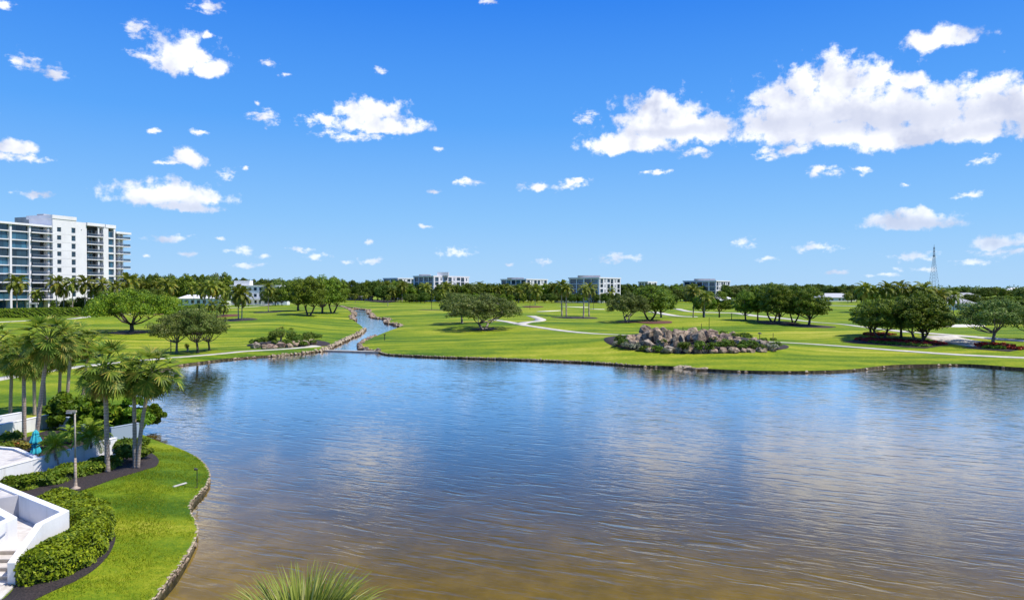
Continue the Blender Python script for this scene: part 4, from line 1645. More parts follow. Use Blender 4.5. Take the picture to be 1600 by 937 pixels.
tag(o, 'small red cushion in the planter bay of the stair terrace at the left edge', 'cushion')

# closed turquoise umbrella
p = G(56, 716)
e = empty('patio_umbrella', p)
tag(e, 'closed turquoise two tier patio umbrella behind the white wall', 'umbrella')
MB().lathe([(0.26, 0.0), (0.26, 0.06), (0.05, 0.10)], 16).obj('base', M_PAVE, e)
MB().lathe([(0.025, 0.1), (0.025, 2.0)], 10).obj('pole', M_POST, e)
hs = (zat(57, 671, p.y) - p.z) / 1.62


def folded(prof, ph=0.0, sides=32, amp=0.16):
    mb = MB()
    vs, fs = [], []
    for r, z in prof:
        for k in range(sides):
            t = 2 * math.pi * k / sides
            rr = r * (1 + amp * math.cos(8 * t + ph))
            vs.append((rr * math.cos(t), rr * math.sin(t), z * hs))
    for i in range(len(prof) - 1):
        for k in range(sides):
            k2 = (k + 1) % sides
            fs.append((i * sides + k, i * sides + k2, (i + 1) * sides + k2, (i + 1) * sides + k))
    fs.append(tuple((len(prof) - 1) * sides + k for k in range(sides)))
    return mb.add(vs, fs)


folded([(0.27, 0.28), (0.29, 0.34), (0.20, 0.60), (0.13, 0.76)]).obj('lower_canopy', M_TEAL, e)
folded([(0.20, 0.70), (0.21, 0.76), (0.13, 0.86), (0.12, 0.94)], 1).obj('canopy_tie', M_TEAL, e)
folded([(0.29, 0.90), (0.30, 0.97), (0.22, 1.18), (0.15, 1.36), (0.17, 1.40), (0.13, 1.50), (0.05, 1.60), (0.01, 1.62)]).obj('upper_canopy', M_TEAL, e)

# weathered lamp post with flared foot
p = G(118, 763)
e = empty('lamp_post', p)
tag(e, 'slim weathered lamp post with short arm and flared pale foot, in dark mulch', 'lamp post')
hz = zat(117, 643, p.y) - p.z
MB().lathe([(0.26, -0.02), (0.24, 0.03), (0.09, 0.12), (0.072, 0.5), (0.058, 1.6)], 12).obj('foot', M_PALMB, e, True)
MB().lathe([(0.042, 1.6), (0.04, hz - 0.02)], 10).obj('pole', M_POST, e, True)
MB().box(-0.42, 0.07, -0.06, 0.06, hz - 0.02, hz + 0.07).obj('arm', M_POST, e)
MB().box(-0.42, -0.12, -0.085, 0.085, hz - 0.09, hz - 0.023).obj('lamp_head', M_GREYW, e)

# black path light and white drain strip on the near lawn
p = G(308, 762)
e = empty('path_light', p)
tag(e, 'thin black spotlight on a stake at the lawn edge by the water', 'lawn light')
hz = zat(307, 733, p.y) - p.z
mb = MB().tube([(0, 0, -0.05), (0, 0, hz)], 0.022, 6)
mb.tube([(0, 0, 0.05), (-0.10, -0.1, 0.02)], 0.03, 6)
mb.obj('stake', M_BLACK, e)
MB().tube([(0.04, 0, hz), (-0.13, -0.05, hz + 0.03)], [0.05, 0.075], 10).obj('lamp_head', M_BLACK, e)
a, b_ = G(271, 760.5), G(291, 756.5)
d = (b_ - a)
o = MB().box(0, d.length, -0.06, 0.06, 0.0, 0.05).obj('drain_cover', M_PAVE)
o.location = a
o.rotation_euler = (0, 0, math.atan2(d.y, d.x))
tag(o, 'narrow white strip lying flat on the near lawn', 'drain cover')

# ================================================================== STONES
def rock_mesh(seed, n=20, name='stone', m=None, rough=1):
    rg = np.random.RandomState(seed)
    bm = bmesh.new()
    for v in unit(rg, n):
        v = v * rg.uniform(0.85, 1.1)
        bm.verts.new((v[0], v[1], v[2]))
    r = bmesh.ops.convex_hull(bm, input=bm.verts)
    for v in [v for v in bm.verts if not v.link_faces]:
        bm.verts.remove(v)
    me = bpy.data.meshes.new(name)
    bm.to_mesh(me)
    bm.free()
    me.materials.append(m or M_EDGE)
    return me


STN = [rock_mesh(s, 14) for s in range(6)]
STR = [rock_mesh(s, 16, m=m) for s, m in [(20, M_ROCK), (21, M_ROCKP), (22, M_ROCK), (23, M_ROCKG)]]


def stone_line(name, idx, spacing, size, protos, label_kind='structure', off=0.0, z=0.10, limit=300, seed=0, jit=0.2, hfac=0.8, prob=1.0, poly=WATER, joined=False):
    rg = random.Random(seed)
    e = None if joined else empty(name, (poly[idx[0]][0], poly[idx[0]][1], 0))
    if e is not None:
        tag(e, kind='structure')
    acc = 0
    out = []
    V, Fc = [], []
    for i in range(idx[0], idx[1]):
        a, b_ = Vector(poly[i]), Vector(poly[i + 1])
        L = (b_ - a).length
        d = (b_ - a).normalized()
        while acc < L:
            p = a + d * acc
            nrm = Vector((-d.y, d.x))
            sz = size * rg.uniform(0.75, 1.25)
            acc += spacing * sz / size
            if rg.random() > prob:
                continue
            q = p + nrm * (off + rg.uniform(-jit, jit))
            zz = z + rg.uniform(-0.04, 0.04)
            me = rg.choice(protos)
            rz = math.atan2(d.y, d.x) + rg.uniform(-.25, .25)
            sc = (sz * 0.58, sz * 0.42 * rg.uniform(.8, 1.2), sz * hfac * 0.5 * rg.uniform(0.8, 1.2))
            if joined:
                M = Matrix.Translation((q.x, q.y, zz)) @ Matrix.Rotation(rz, 4, 'Z') @ Matrix.Diagonal((*sc, 1))
                b0 = len(V)
                V += [tuple(M @ v.co) for v in me.vertices]
                Fc += [tuple(k + b0 for k in f.vertices) for f in me.polygons]
            else:
                o = link('stone', me, e)
                o.location = (q.x - e.location.x, q.y - e.location.y, zz)
                o.rotation_euler = (0, 0, rz)
                o.scale = sc
        acc -= L
    if joined:
        me = bpy.data.meshes.new(name)
        me.from_pydata(V, [], Fc)
        me.materials.append(protos[0].materials[0])
        o = link(name, me)
        tag(o, kind='stuff')
        return o
    return e


def widx(px, py):
    q = plane_pt(px, py)
    return int(np.argmin(np.hypot(WA[:, 0] - q.x, WA[:, 1] - q.y)))


i_a, i_b = widx(205, 975), widx(300, 709)
stone_line('lakeside_stone_edging', (i_a, i_b), 0.15, 0.22, STN, seed=1, jit=0.010, z=0.265, hfac=0.42, off=0.03)
stone_line('lakeside_footing_stones', (i_a, i_b), 0.30, 0.34, STR[:1], seed=41, jit=0.04, z=0.10, off=0.10, joined=True)
i_c, i_d = widx(280, 569), widx(498, 547)
stone_line('left_shore_edging', (widx(427, 554), i_d), 0.8, 0.85, STN, seed=2, jit=0.12, z=0.15)
stone_line('left_shore_stones', (i_c, widx(427, 554)), 0.7, 0.6, [STR[0]], seed=3, jit=0.15, z=0.08, prob=0.6, joined=True)
i_e, i_f = widx(508, 544), widx(566, 513)
stone_line('creek_bank_stones', (i_d, i_f), 0.85, 1.15, STN, seed=4, jit=0.3, z=0.28, off=-0.35)
stone_line('creek_bank_stones_below', (i_d, i_f), 1.0, 1.0, STN, seed=5, jit=0.3, z=0.08, off=0.35)
stone_line('creek_upper_stones', (widx(552, 500), widx(530, 478.6)), 1.6, 1.5, STR, seed=6, jit=0.9, z=0.3, off=-0.4)
stone_line('creek_far_bank_stones', (widx(553, 481), widx(626, 510)), 1.5, 1.5, STR[:3] + STN[:2], seed=7, jit=0.8, z=0.3, off=-0.3)
stone_line('creek_far_bank_low_stones', (widx(577, 484.6), widx(626, 510)), 1.5, 1.3, STR[:1] + STR[3:], seed=8, jit=0.5, z=0.05, off=0.6)
stone_line('creek_mouth_stones', (widx(588, 524.5), widx(592, 548.5)), 0.9, 1.2, STR, seed=9, jit=0.3, z=0.22, off=-0.1)
i_g, i_h = widx(592, 548.5), widx(1000, 570)
stone_line('right_shore_edging', (i_g, i_h), 0.42, 0.40, [STN[0], STN[1], STN[2], STN[3]], seed=10, jit=0.08, z=0.23, joined=True)
stone_line('right_shore_dark_stones', (i_g, i_h), 0.7, 0.7, [STR[0], STR[1]], seed=11, jit=0.15, z=0.05, off=0.3, joined=True)
stone_line('far_right_shore_edging', (i_h, widx(1700, 577)), 0.8, 0.42, [STN[4], STN[5]], seed=12, jit=0.2, z=0.12, prob=0.4, joined=True)
# white tumbled rocks at the right shore
RH = [rock_mesh(60 + s, 22, 'boulder', m) for s, m in enumerate([M_ROCK, M_ROCKP, M_ROCKG, M_ROCK, M_ROCKP, M_ROCKG, M_ROCK, M_ROCK])]
for k, (x, y, w_) in enumerate([(1064, 570.5, 1.1), (1072, 572, 0.8), (1082, 572.5, 1.0), (1093, 573.5, 0.9), (1104, 575, 1.0)]):
    q = WATER[widx(x, y)]
    p = Vector((q.x, q.y - 0.15, 0.14))
    o = link('shore_rock', STN[k % 6], None)
    o.location = p
    o.scale = (w_, 0.5, 0.42)
    tag(o, '%s pale rock from the left at the water edge below the rock garden' % ORD[k], 'rock', 'pale rocks at the water edge')

# weir across the creek mouth
a, b_ = plane_pt(503, 546.6, 0.2), plane_pt(600, 549.2, 0.2)
d = b_ - a
o = MB().box(0, d.length, -0.45, 0.45, -1.0, 0.24).obj('weir', M_PATH, bevel=0.03)
o.location = (a.x, a.y, 0)
o.rotation_euler = (0, 0, math.atan2(d.y, d.x))
tag(o, 'low straight concrete weir across the mouth of the creek', 'weir')

# rock garden: rows of boulders
def rocks_row(items, where, group='boulders heaped in the rock garden'):
    for k, (x, y, w_, h, tilt, c) in enumerate(items):
        p = G(x, y)
        o = link('boulder', RH[c % 8])
        rw = w_ / F * p.y / 2 * 0.95
        rh = h / F * p.y / 2
        o.scale = (rw * 0.98, rw * R.uniform(0.6, 0.85), rh * 1.05)
        o.rotation_euler = (R.uniform(-.2, .2), rad(tilt), R.uniform(-.4, .4))
        o.location = (p.x, p.y, p.z + rh * 0.50)
        colr = {0: 'tan', 1: 'pinkish', 2: 'grey', 3: 'tan', 4: 'pinkish', 5: 'grey', 6: 'tan', 7: 'tan'}[c % 8]
        tag(o, '%s %s boulder, %s from the left, %s' % ('leaning' if abs(tilt) > 20 else 'squat', colr, ORD[k], where), 'boulder', group)


rocks_row([(1001, 547, 20, 8, 5, 2), (1018, 549, 22, 10, 10, 0), (1044, 550, 26, 16, 5, 2), (1059, 550, 12, 12, -30, 5), (1076, 550, 20, 14, 4, 0), (1091, 550, 16, 14, 0, 1),
           (1101, 550, 14, 8, 20, 4), (1115, 550, 18, 12, 0, 1), (1130, 550, 16, 12, 5, 4), (1146, 551, 22, 14, 0, 3), (1162, 550, 12, 12, 10, 1), (1173, 550, 18, 12, 0, 7), (1190, 549.5, 20, 12, 8, 0), (1206, 548, 16, 9, 6, 6)], 'front row of the rock garden')
rocks_row([(993, 541, 26, 14, 25, 0), (1012, 541, 30, 16, 28, 2), (1034, 541, 22, 24, -15, 0), (1054, 541, 18, 26, 30, 3), (1066, 541, 10, 26, -20, 5), (1080, 540, 18, 20, 30, 0), (1103, 539, 16, 18, 10, 7), (1122, 539, 14, 18, 20, 1),
           (1140, 540, 18, 20, -15, 3), (1158, 540, 30, 12, 35, 0), (1172, 541, 30, 12, 38, 3), (1187, 541, 22, 16, 15, 5), (1198, 542, 22, 14, 10, 6)], 'middle row of the rock garden')
rocks_row([(985, 535, 24, 18, -30, 0), (1000, 534, 24, 22, -28, 3), (1015, 533, 28, 28, 30, 0), (1030, 533, 20, 34, -25, 6), (1042, 533, 18, 32, 25, 3), (1060, 533, 28, 26, -25, 0), (1074, 533, 30, 24, 28, 7), (1092, 532, 26, 26, 30, 0),
           (1104, 532, 22, 24, -20, 4), (1118, 533, 28, 20, 20, 1), (1134, 534, 26, 20, 15, 4), (1150, 535, 22, 16, 20, 3), (1178, 537, 22, 14, 20, 0)], 'third row of the rock garden')
rocks_row([(1008, 527, 22, 18, -10, 0), (1023, 526, 26, 22, 10, 3), (1036, 526, 22, 20, 25, 6), (1066, 526, 28, 20, -20, 7), (1084, 525, 28, 18, 25, 0), (1098, 525, 24, 18, 10, 3), (1114, 526, 22, 16, 18, 4), (1145, 528, 20, 14, 10, 0)], 'top ridge of the rock garden')
SHG = 'low plants between the boulders of the rock garden'
for k, (x, y, w_, t, m) in enumerate([(968, 537, 16, 522, F_SHRUB), (978, 535, 14, 519, F_SHRUB), (966, 541, 22, 532, F_SILVER), (980, 544, 26, 533, F_SILVER), (996, 545, 26, 534, F_SILVER), (1010, 548, 22, 538, F_SHRUB), (1024, 549, 24, 539, F_SHRUB),
                                      (1072, 544, 22, 529, F_SHRUB), (1092, 545, 24, 528, F_SHRUB), (1108, 546, 22, 530, F_SHRUB), (1126, 545, 24, 531, F_SHRUB), (1130, 530, 18, 515, F_SHRUB), (1155, 532, 26, 516, F_SHRUB),
                                      (1168, 533, 20, 518, F_SHRUB), (1190, 537, 20, 527, F_SHRUB), (1200, 547, 30, 535, F_SILVER), (1186, 548, 24, 537, F_SHRUB), (1213, 545, 20, 533, F_SHRUB), (1052, 530, 16, 517, F_SHRUB), (1160, 547, 18, 536, F_SHRUB)]):
    shrub(x, y, w_, t, m, '%s plant counted from the left among the rock garden boulders, %s' % (ORD[k], 'silvery' if m is F_SILVER else 'green'), 420, 0.17, SHG, seed=100 + k, clumps=6)
for k in range(19):
    x = 972 + k * 13 + R.uniform(-4, 4)
    shrub(x, R.uniform(531, 546), R.uniform(12, 22), R.uniform(519, 534), R.choice((F_SHRUB, F_SHRUB, F_OAK)), '%s small leafy tuft from the left among the rock garden boulders' % ORD[k], 260, 0.16, 'small tufts in the rock garden', seed=300 + k, clumps=5)
# thin poles by the rock garden
for (x, y, t, l) in [(1108, 524, 496, 'tallest thin dark pole sticking up behind the rock garden'), (1096, 524, 505, 'shorter thin dark pole behind the rock garden, left of the tall one'), (1067, 521, 510, 'short thin stake at the top left of the rock garden'),
                     (1208, 534, 520, 'thin stake on the lawn right of the rock garden')]:
    p = G(x, y)
    hz = zat(x, t, p.y) - p.z
    o = MB().lathe([(0.07, -0.1), (0.06, hz * 0.5), (0.05, hz)], 6).obj('pole', M_BLACK)
    o.location = p
    tag(o, l, 'pole')
p = G(1187, 533)
e = empty('lawn_lamp', p)
tag(e, 'dark mushroom shaped lawn lamp at the right end of the rock garden', 'lawn lamp')
hz = zat(1187, 521, p.y) - p.z
MB().lathe([(0.06, -0.1), (0.06, hz)], 6).obj('pole', M_BLACK, e)
MB().lathe([(0.42, hz - 0.05), (0.40, hz + 0.03), (0.12, hz + 0.22)], 12).obj('lamp_shade', M_BLACK, e)
# tall black lawn lamps
for (x, y, t, l) in [(674.5, 484, 458, 'tall black lamp pole on the central lawn left of the pair of oaks'), (828, 484, 462, 'black lamp pole on the lawn beyond the path bend'),
                     (927.5, 484, 462, 'dark pole between the tall palms and the grey leaning oak'), (601, 531, 523, 'short flag stake on the lawn tip by the creek mouth'),
                     (267, 550, 533, 'thin dark stake left of the row of small oaks'), (1143, 499, 490, 'dark post beside the row of round oaks')]:
    p = G(x, y)
    hz = zat(x, t, p.y) - p.z
    e = empty('lamp_pole', p)
    tag(e, l, 'pole')
    MB().lathe([(0.10, -0.1), (0.08, hz)], 6).obj('pole', M_BLACK, e)
    MB().box(-0.22, 0.22, -0.12, 0.12, hz, hz + 0.16).obj('cap', M_BLACK, e)

# island bed on the left lawn
rocks_row([(399, 544, 18, 14, 0, 2), (413, 545, 14, 10, 15, 0), (424, 544, 24, 13, 5, 1), (440, 543, 18, 12, 5, 4), (452, 543, 14, 10, 15, 0), (462, 541, 24, 14, -12, 3), (476, 540, 18, 12, 0, 0), (488, 538, 18, 13, -10, 3)],
          'front row of the island bed', 'boulders along the island bed')
IG = 'shrubs in the island bed by the creek'
for k, (x, y, w_, t) in enumerate([(403, 538, 26, 527), (418, 536, 26, 524), (430, 538, 24, 512), (445, 540, 26, 528), (455, 536, 24, 515), (468, 537, 22, 521), (479, 534, 26, 516), (492, 531, 22, 516), (484, 538, 24, 528), (466, 541, 30, 531)]):
    shrub(x, y, w_, t, F_SHRUB, '%s green shrub from the left in the island bed beside the left path' % ORD[k], 700, 0.17, IG, seed=140 + k, clumps=8)

# red flower beds
def bed_poly(pxs, wid):
    return ribbon(pxs, wid)


hedge_on(bed_poly([(1348, 529.5), (1375, 532), (1410, 534.5), (1440, 537), (1462, 539)], 4.5), 0.55, 5200, 0.17, F_RED, 'flower_bed', 'long bed of red flowers under the clump of oaks on the right', 'flower bed', 0.2, 31, 0.15)
hedge_on(bed_poly([(1362, 534), (1400, 538), (1450, 541.5)], 2.2), 0.40, 1600, 0.17, F_SHRUB, 'border_plants', 'low green border in front of the long red flower bed', 'border plants', 0.2, 32, 0.12)
hedge_on(bed_poly([(1533, 539.5), (1556, 541), (1575, 542.5)], 3.5), 0.55, 2400, 0.17, F_RED, 'flower_bed', 'short bed of red flowers round the trunk of the right edge oak', 'flower bed', 0.2, 33, 0.15)
hedge_on(bed_poly([(1540, 543.5), (1556, 544.5), (1572, 545)], 1.8), 0.45, 1300, 0.17, F_HEDGE2, 'border_plants', 'lime green border in front of the short red flower bed', 'border plants', 0.2, 34, 0.12)
hedge_on(bed_poly([(1578, 544.5), (1590, 545.5), (1598, 546)], 2.0), 0.40, 900, 0.17, F_RED, 'flower_bed', 'small patch of red flowers at the right edge', 'flower bed', 0.2, 35, 0.12)
hedge_on(bed_poly([(1365, 522), (1375, 523), (1384, 524)], 4.5), 0.5, 900, 0.19, F_RED, 'flower_bed', 'small red flower patch behind the long flower bed', 'flower bed', 0.2, 36, 0.12)

# ================================================================== BUILDINGS
CACHE = {}


def cbox(key, dims, m):
    """shared box mesh, origin at its min corner in x and z, centred on y"""
    k = (key,) + tuple(round(d, 2) for d in dims)
    if k not in CACHE:
        w_, d_, h_ = dims
        me = MB().box(0, w_, -d_ / 2, d_ / 2, 0, h_).mesh(key)
        me.materials.append(m)
        CACHE[k] = me
    return CACHE[k]


def frame_mesh(w_, h_, t=0.08):
    k = ('frame', round(w_, 2), round(h_, 2))
    if k not in CACHE:
        mb = MB()
        mb.box(0, w_, -.05, .05, 0, t).box(0, w_, -.05, .05, h_ - t, h_).box(0, t, -.05, .05, t, h_ - t).box(w_ - t, w_, -.05, .05, t, h_ - t)
        me = mb.mesh('window')
        me.materials.append(M_RAIL)
        CACHE[k] = me
    return CACHE[k]


def put(name, me, e, loc, rz=0.0):
    o = link(name, me, e)
    o.location = loc
    o.rotation_euler = (0, 0, rz)
    return o


class Facade:
    """a vertical face of a building in local coordinates: u along, outwards n"""
    def __init__(self, e, p0, ang):
        self.e, self.p0, self.ang = e, Vector((p0[0], p0[1])), ang
        self.du = Vector((math.cos(ang), math.sin(ang)))
        self.dn = Vector((math.sin(ang), -math.cos(ang)))     # outward is to the right of du
        self.M = Matrix.Translation((self.p0.x, self.p0.y, 0)) @ Matrix.Rotation(ang, 4, 'Z')

    def loc(self, u, n, z):
        p = self.p0 + self.du * u + self.dn * n
        return (p.x, p.y, z)

    def box(self, name, u0, u1, n0, n1, z0, z1, m):
        return MB().box(u0, u1, -n1, -n0, z0, z1, self.M).obj(name, m, self.e)

    def window(self, u, n, z, w_, h_, m=None, split=1, frame=True):
        if frame:
            f = put('window', frame_mesh(w_, h_), self.e, self.loc(u, n, z), self.ang)
            for k in range(split):
                pw = (w_ - 0.16) / split
                p = link('pane', cbox('pane' + (m or M_GLASS).name, (pw - 0.06, 0.04, h_ - 0.16), m or M_GLASS), f)
                p.location = (0.08 + k * pw + 0.03, 0.01, 0.08)
        else:
            put('window', cbox('window' + (m or M_GLASS).name, (w_, 0.10, h_), m or M_GLASS), self.e, self.loc(u, n, z), self.ang)


# ---- apartment tower at the left edge
TO = Vector((-212.5, 288.0))
TANG = math.atan2(0.944, 0.33)
te = empty('apartment_tower', (TO.x, TO.y, 0.6))
tag(te, 'ten storey white apartment tower with balconies and blue glass at the left edge', 'apartment building')
FL = [6.5 + 3.55 * k for k in range(10)]      # slab heights above the ground
NF = len(FL) - 1
TOPZ = FL[-1]


def u_of(px, off=0.0):
    """distance along the tower front at which the sight line of column px meets it"""
    du = Vector((math.cos(TANG), math.sin(TANG)))
    dn = Vector((math.sin(TANG), -math.cos(TANG)))
    k = (px - 800) / F
    p = TO + dn * off
    # p.x + u*du.x = k*(p.y + u*du.y)
    return (k * p.y - p.x) / (du.x - k * du.y)


fa = Facade(te, (0, 0), TANG)
DEPTH = 16
u = {x: u_of(x) for x in (-45, -14, 16, 46, 75, 83, 120, 137, 162, 170, 180, 200)}
# glass wing
wing_end = u[75]
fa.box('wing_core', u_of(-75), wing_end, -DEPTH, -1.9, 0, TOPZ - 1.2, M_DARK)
fa.box('wing_roof', u_of(-80), wing_end + 2.2, -DEPTH, 1.2, TOPZ - 0.9, TOPZ - 0.1, M_TOWER)
cols = [u_of(-75), u[-45], u[-14], u[16], u[46], wing_end]
for k, uu in enumerate(cols):
    fa.box('column', uu - 0.45, uu + 0.45, -1.9, 0.6, 0, TOPZ - 0.9, M_TOWER)
for z in [0.0 + FL[0]] + FL[1:-1]:
    fa.box('floor_slab', cols[0] + .46, cols[-1] - .46, -1.9, 0.35, z - 0.28, z + 0.12, M_TOWER)
for fi in range(NF):
    z0, z1 = FL[fi] + 0.12, (FL[fi + 1] - 0.28 if fi < NF - 1 else TOPZ - 0.92)
    for k in range(len(cols) - 1):
        a, b_ = cols[k] + 0.46, cols[k + 1] - 0.46
        if k < len(cols) - 2:
            glass = M_GLASSB if (fi * 3 + k * 5) % 7 in (0, 1, 3, 5) else M_GLASS
            nn = -0.25 if (fi + k) % 3 else -0.6
            fa.window(a, nn, z0, b_ - a, z1 - z0, glass, 3)
        else:
            fa.window(a, -1.75, z0, b_ - a, z1 - z0, M_GLASS, 3)
            r = fa.box('balcony', a - .3, b_ + 2.6, 0.36, 1.55, z0 - 0.46, z0 - 0.02, M_TOWER)
            rr_ = fa.box('railing', a, b_ + 2.5, 1.43, 1.47, z0 + 0.02, z0 + 1.05, M_RGLASS)
            fa.box('top_rail', a, b_ + 2.5, 1.40, 1.50, z0 + 1.06, z0 + 1.13, M_RAIL)
# lobby level
for k in range(len(cols) - 1):
    fa.window(cols[k] + 0.8, -1.75, 0.3, cols[k + 1] - cols[k] - 1.6, FL[0] - 1.0, M_GLASSB, 3)
# white stair block
ub0, ub1, ub2, ub3 = u_of(83, 1.5), u_of(120, 1.5), u_of(137, 1.5), u_of(162, 1.5)
fa.box('link_glazing', wing_end + 0.46, ub0 - 0.02, -6, -1.2, 0, TOPZ - 1.0, M_GLASSB)
HB = TOPZ + 3.6


def punched(uA, uB, n1, depth, zt, wins, m, nm='wall'):
    """wall between uA and uB with real window openings: wins list of (u, w, z, h)"""
    us = sorted(set([uA, uB] + [x for w4 in wins for x in (w4[0], w4[0] + w4[1])]))
    mb = MB()
    mb.box(uA, uB, -n1 + 0.5, -n1 + depth, 0, zt, fa.M)
    for a, b_ in zip(us[:-1], us[1:]):
        here = sorted([(w4[2], w4[2] + w4[3]) for w4 in wins if w4[0] <= a + 1e-4 and w4[0] + w4[1] >= b_ - 1e-4])
        z = 0
        for s0, s1 in here:
            mb.box(a, b_, -n1, -n1 + 0.498, z, s0, fa.M)
            z = s1
        mb.box(a, b_, -n1, -n1 + 0.498, z, zt, fa.M)
    mb.obj(nm, m, te)
    for w4 in wins:
        fa.window(w4[0], n1 - 0.32, w4[2], w4[1], w4[3], M_GLASS, 2)


wx = u_of(90, 1.5)
wins = [(wx, 2.0, FL[i] + 1.0, 2.0) for i in range(NF)]
punched(ub0, u_of(108, 1.5), 1.5, 14, HB - 0.6, wins, M_TOWER)
wx = u_of(112.5, 1.5)
wins = [(wx, 2.0, FL[i] + 0.9, 2.4) for i in range(NF)]
punched(u_of(108, 1.5) + .003, ub1, 1.5, 14, HB - 0.6, wins, M_TOWER)
fa.box('roof_parapet', ub0 - 0.2, ub1 + 0.1, -14, 1.7, HB - 0.598, HB + 1.0, M_TOWER)
fa.box('plant_room', ub0 + 2, ub1 - 3, -24, -14.01, 0, HB + 0.8, M_GREYW)
fa.box('lift_overrun', ub0 + 1.0, ub0 + 6, -9, -5, HB + 1.0, HB + 1.7, M_GREYW)
fa.box('roof_vent', ub1 - 2.4, ub1 - 1.6, -4, -3, HB + 1.0, HB + 1.6, M_GREYW)
for i in range(NF):      # recessed joints between storeys
    fa.box('joint_band', ub0, ub1, 1.503, 1.52, FL[i] - 0.04, FL[i] + 0.03, M_GREYW)
fa.box('wall', ub1 + 0.003, ub2, -12, 1.2, 0, HB - 1.0, M_TOWER)
fa.box('wall_lamp', (ub1 + ub2) / 2 - .15, (ub1 + ub2) / 2 + .15, 1.2, 1.5, HB - 4.4, HB - 4.1, M_GREYW)
# bay of balconies
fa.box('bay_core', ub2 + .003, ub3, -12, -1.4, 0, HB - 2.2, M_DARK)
fa.box('bay_roof', ub2 - 0.3, ub3 + 0.6, -12, 2.0, HB - 2.19, HB - 0.9, M_TOWER)
pc = u_of(155, 1.5)
fa.box('column', pc - 0.3, pc + 0.3, 0.9, 1.5, 0, HB - 2.2, M_TOWER)
for i in range(NF):
    z0 = FL[i] + 0.3
    fa.box('balcony', ub2 + .003, ub3 - .003, -1.39, 1.9, z0 - 0.36, z0 - 0.02, M_TOWER)
    fa.window(ub2 + 0.3, -1.3, z0, (ub3 - ub2) * 0.55, 2.7, M_GLASSB if i % 2 else M_GLASS, 3)
    fa.box('side_wall', pc + 0.5, ub3 - 0.02, -1.38, 0.2, z0 - 0.02, z0 + 2.9, M_GREYW)
    fa.box('railing', ub2 + 0.1, ub3 - 0.1, 1.80, 1.84, z0, z0 + 1.05, M_RGLASS)
    fa.box('top_rail', ub2 + 0.1, ub3 - 0.1, 1.76, 1.88, z0 + 1.06, z0 + 1.13, M_RAIL)
# pier and end windows
up0, up1, up2 = u_of(170, 1.5), u_of(178.5, 1.5), u_of(181, 1.5)
fa.box('wall', ub3 + .003, up0, -12, 1.5, 0, HB - 2.5, M_TOWER)
fa.box('pier', up1, up2, -12, 1.5, 0, HB - 2.5, M_TOWER)
fa.box('end_roof', ub3 + 1.2, up2 + 0.2, -12, 1.7, HB - 2.49, HB - 0.9, M_TOWER)
for i in range(NF):
    z0 = FL[i] + 0.3
    fa.box('floor_slab', up0 + .003, up1 - .003, -3, 1.4, z0 - 0.7, z0, M_TOWER)
    fa.window(up0 + 0.05, 0.9, z0 + 0.003, up1 - up0 - 0.1, 2.84, M_GLASSB, 2)
fa.box('bay_core', up0 + .003, up1 - .003, -12, -3.003, 0, HB - 2.5, M_DARK)
# corner balconies
uc0, uc1 = up2, u_of(192, 0.0)
fa.box('corner_core', uc0 + .003, uc1, -10, -1.2, 0, HB - 4.8, M_DARK)
fa.box('corner_roof', uc0 + .003, uc1 + 3.2, -10, 2.2, HB - 4.79, HB - 3.8, M_TOWER)
fa.box('pier', (uc0 + uc1) / 2, (uc0 + uc1) / 2 + 1.2, -1.19, 0.3, 0, HB - 4.8, M_TOWER)
fa.box('pier', uc1 - 0.6, uc1 + 0.2, -1.19, 0.2, 0, HB - 4.8, M_TOWER)
for i in range(NF - 0):
    z0 = FL[i] + 0.1
    if z0 > HB - 5.5:
        continue
    fa.box('balcony', uc0 + .003, uc1 + 3.0, -2.5, 2.0, z0 - 0.32, z0, M_TOWER)
    fa.box('railing', uc0 + .2, uc1 + 2.9, 1.86, 1.90, z0 + .02, z0 + 1.05, M_RGLASS)
    fa.box('top_rail', uc0 + .2, uc1 + 2.9, 1.82, 1.94, z0 + 1.06, z0 + 1.13, M_RAIL)
    fa.box('side_railing', uc1 + 2.86, uc1 + 2.9, -2.4, 1.85, z0 + .02, z0 + 1.05, M_RGLASS)
    fa.window(uc0 + 0.2, -1.15, z0 + .003, 2.2, 2.7, M_GLASS, 2)
# garden pergola and walls at its foot
for k, (x, y, w_, h_, l) in enumerate([(16.5, 486, 2.2, 4.4, 'cream garden gateway in front of the tower, behind the long hedge'), (84, 486, 3.0, 3.2, 'white porch block at the foot of the tower behind the hedge')]):
    p = plane_pt(x + 14, y + 6, 0.7)
    e = empty('gateway', (p.x, p.y + 8, 0.6))
    tag(e, l, 'gateway')
    MB().box(-w_, -w_ + .8, -.4, .4, 0, h_).box(w_ - .8, w_, -.4, .4, 0, h_).obj('posts', M_TOWER, e)
    MB().box(-w_ - .2, w_ + .2, -.6, .6, h_ + .002, h_ + 0.7).obj('lintel', M_TOWER, e)

# ---- long clipped hedges on the far left lawn
def px_hedge(pxs, wid, top_px, label, m=F_OAK, nleaf=6000, size=0.28, seed=0):
    pol = ribbon(pxs, wid)
    mid = G(*pxs[len(pxs) // 2])
    h = zat(pxs[len(pxs) // 2][0], top_px, mid.y) - mid.z
    return hedge_on(pol, h, nleaf, size, m, 'clipped_hedge', label, seed=seed, round_=0.5, wob=0.12, dens_top=0.3)


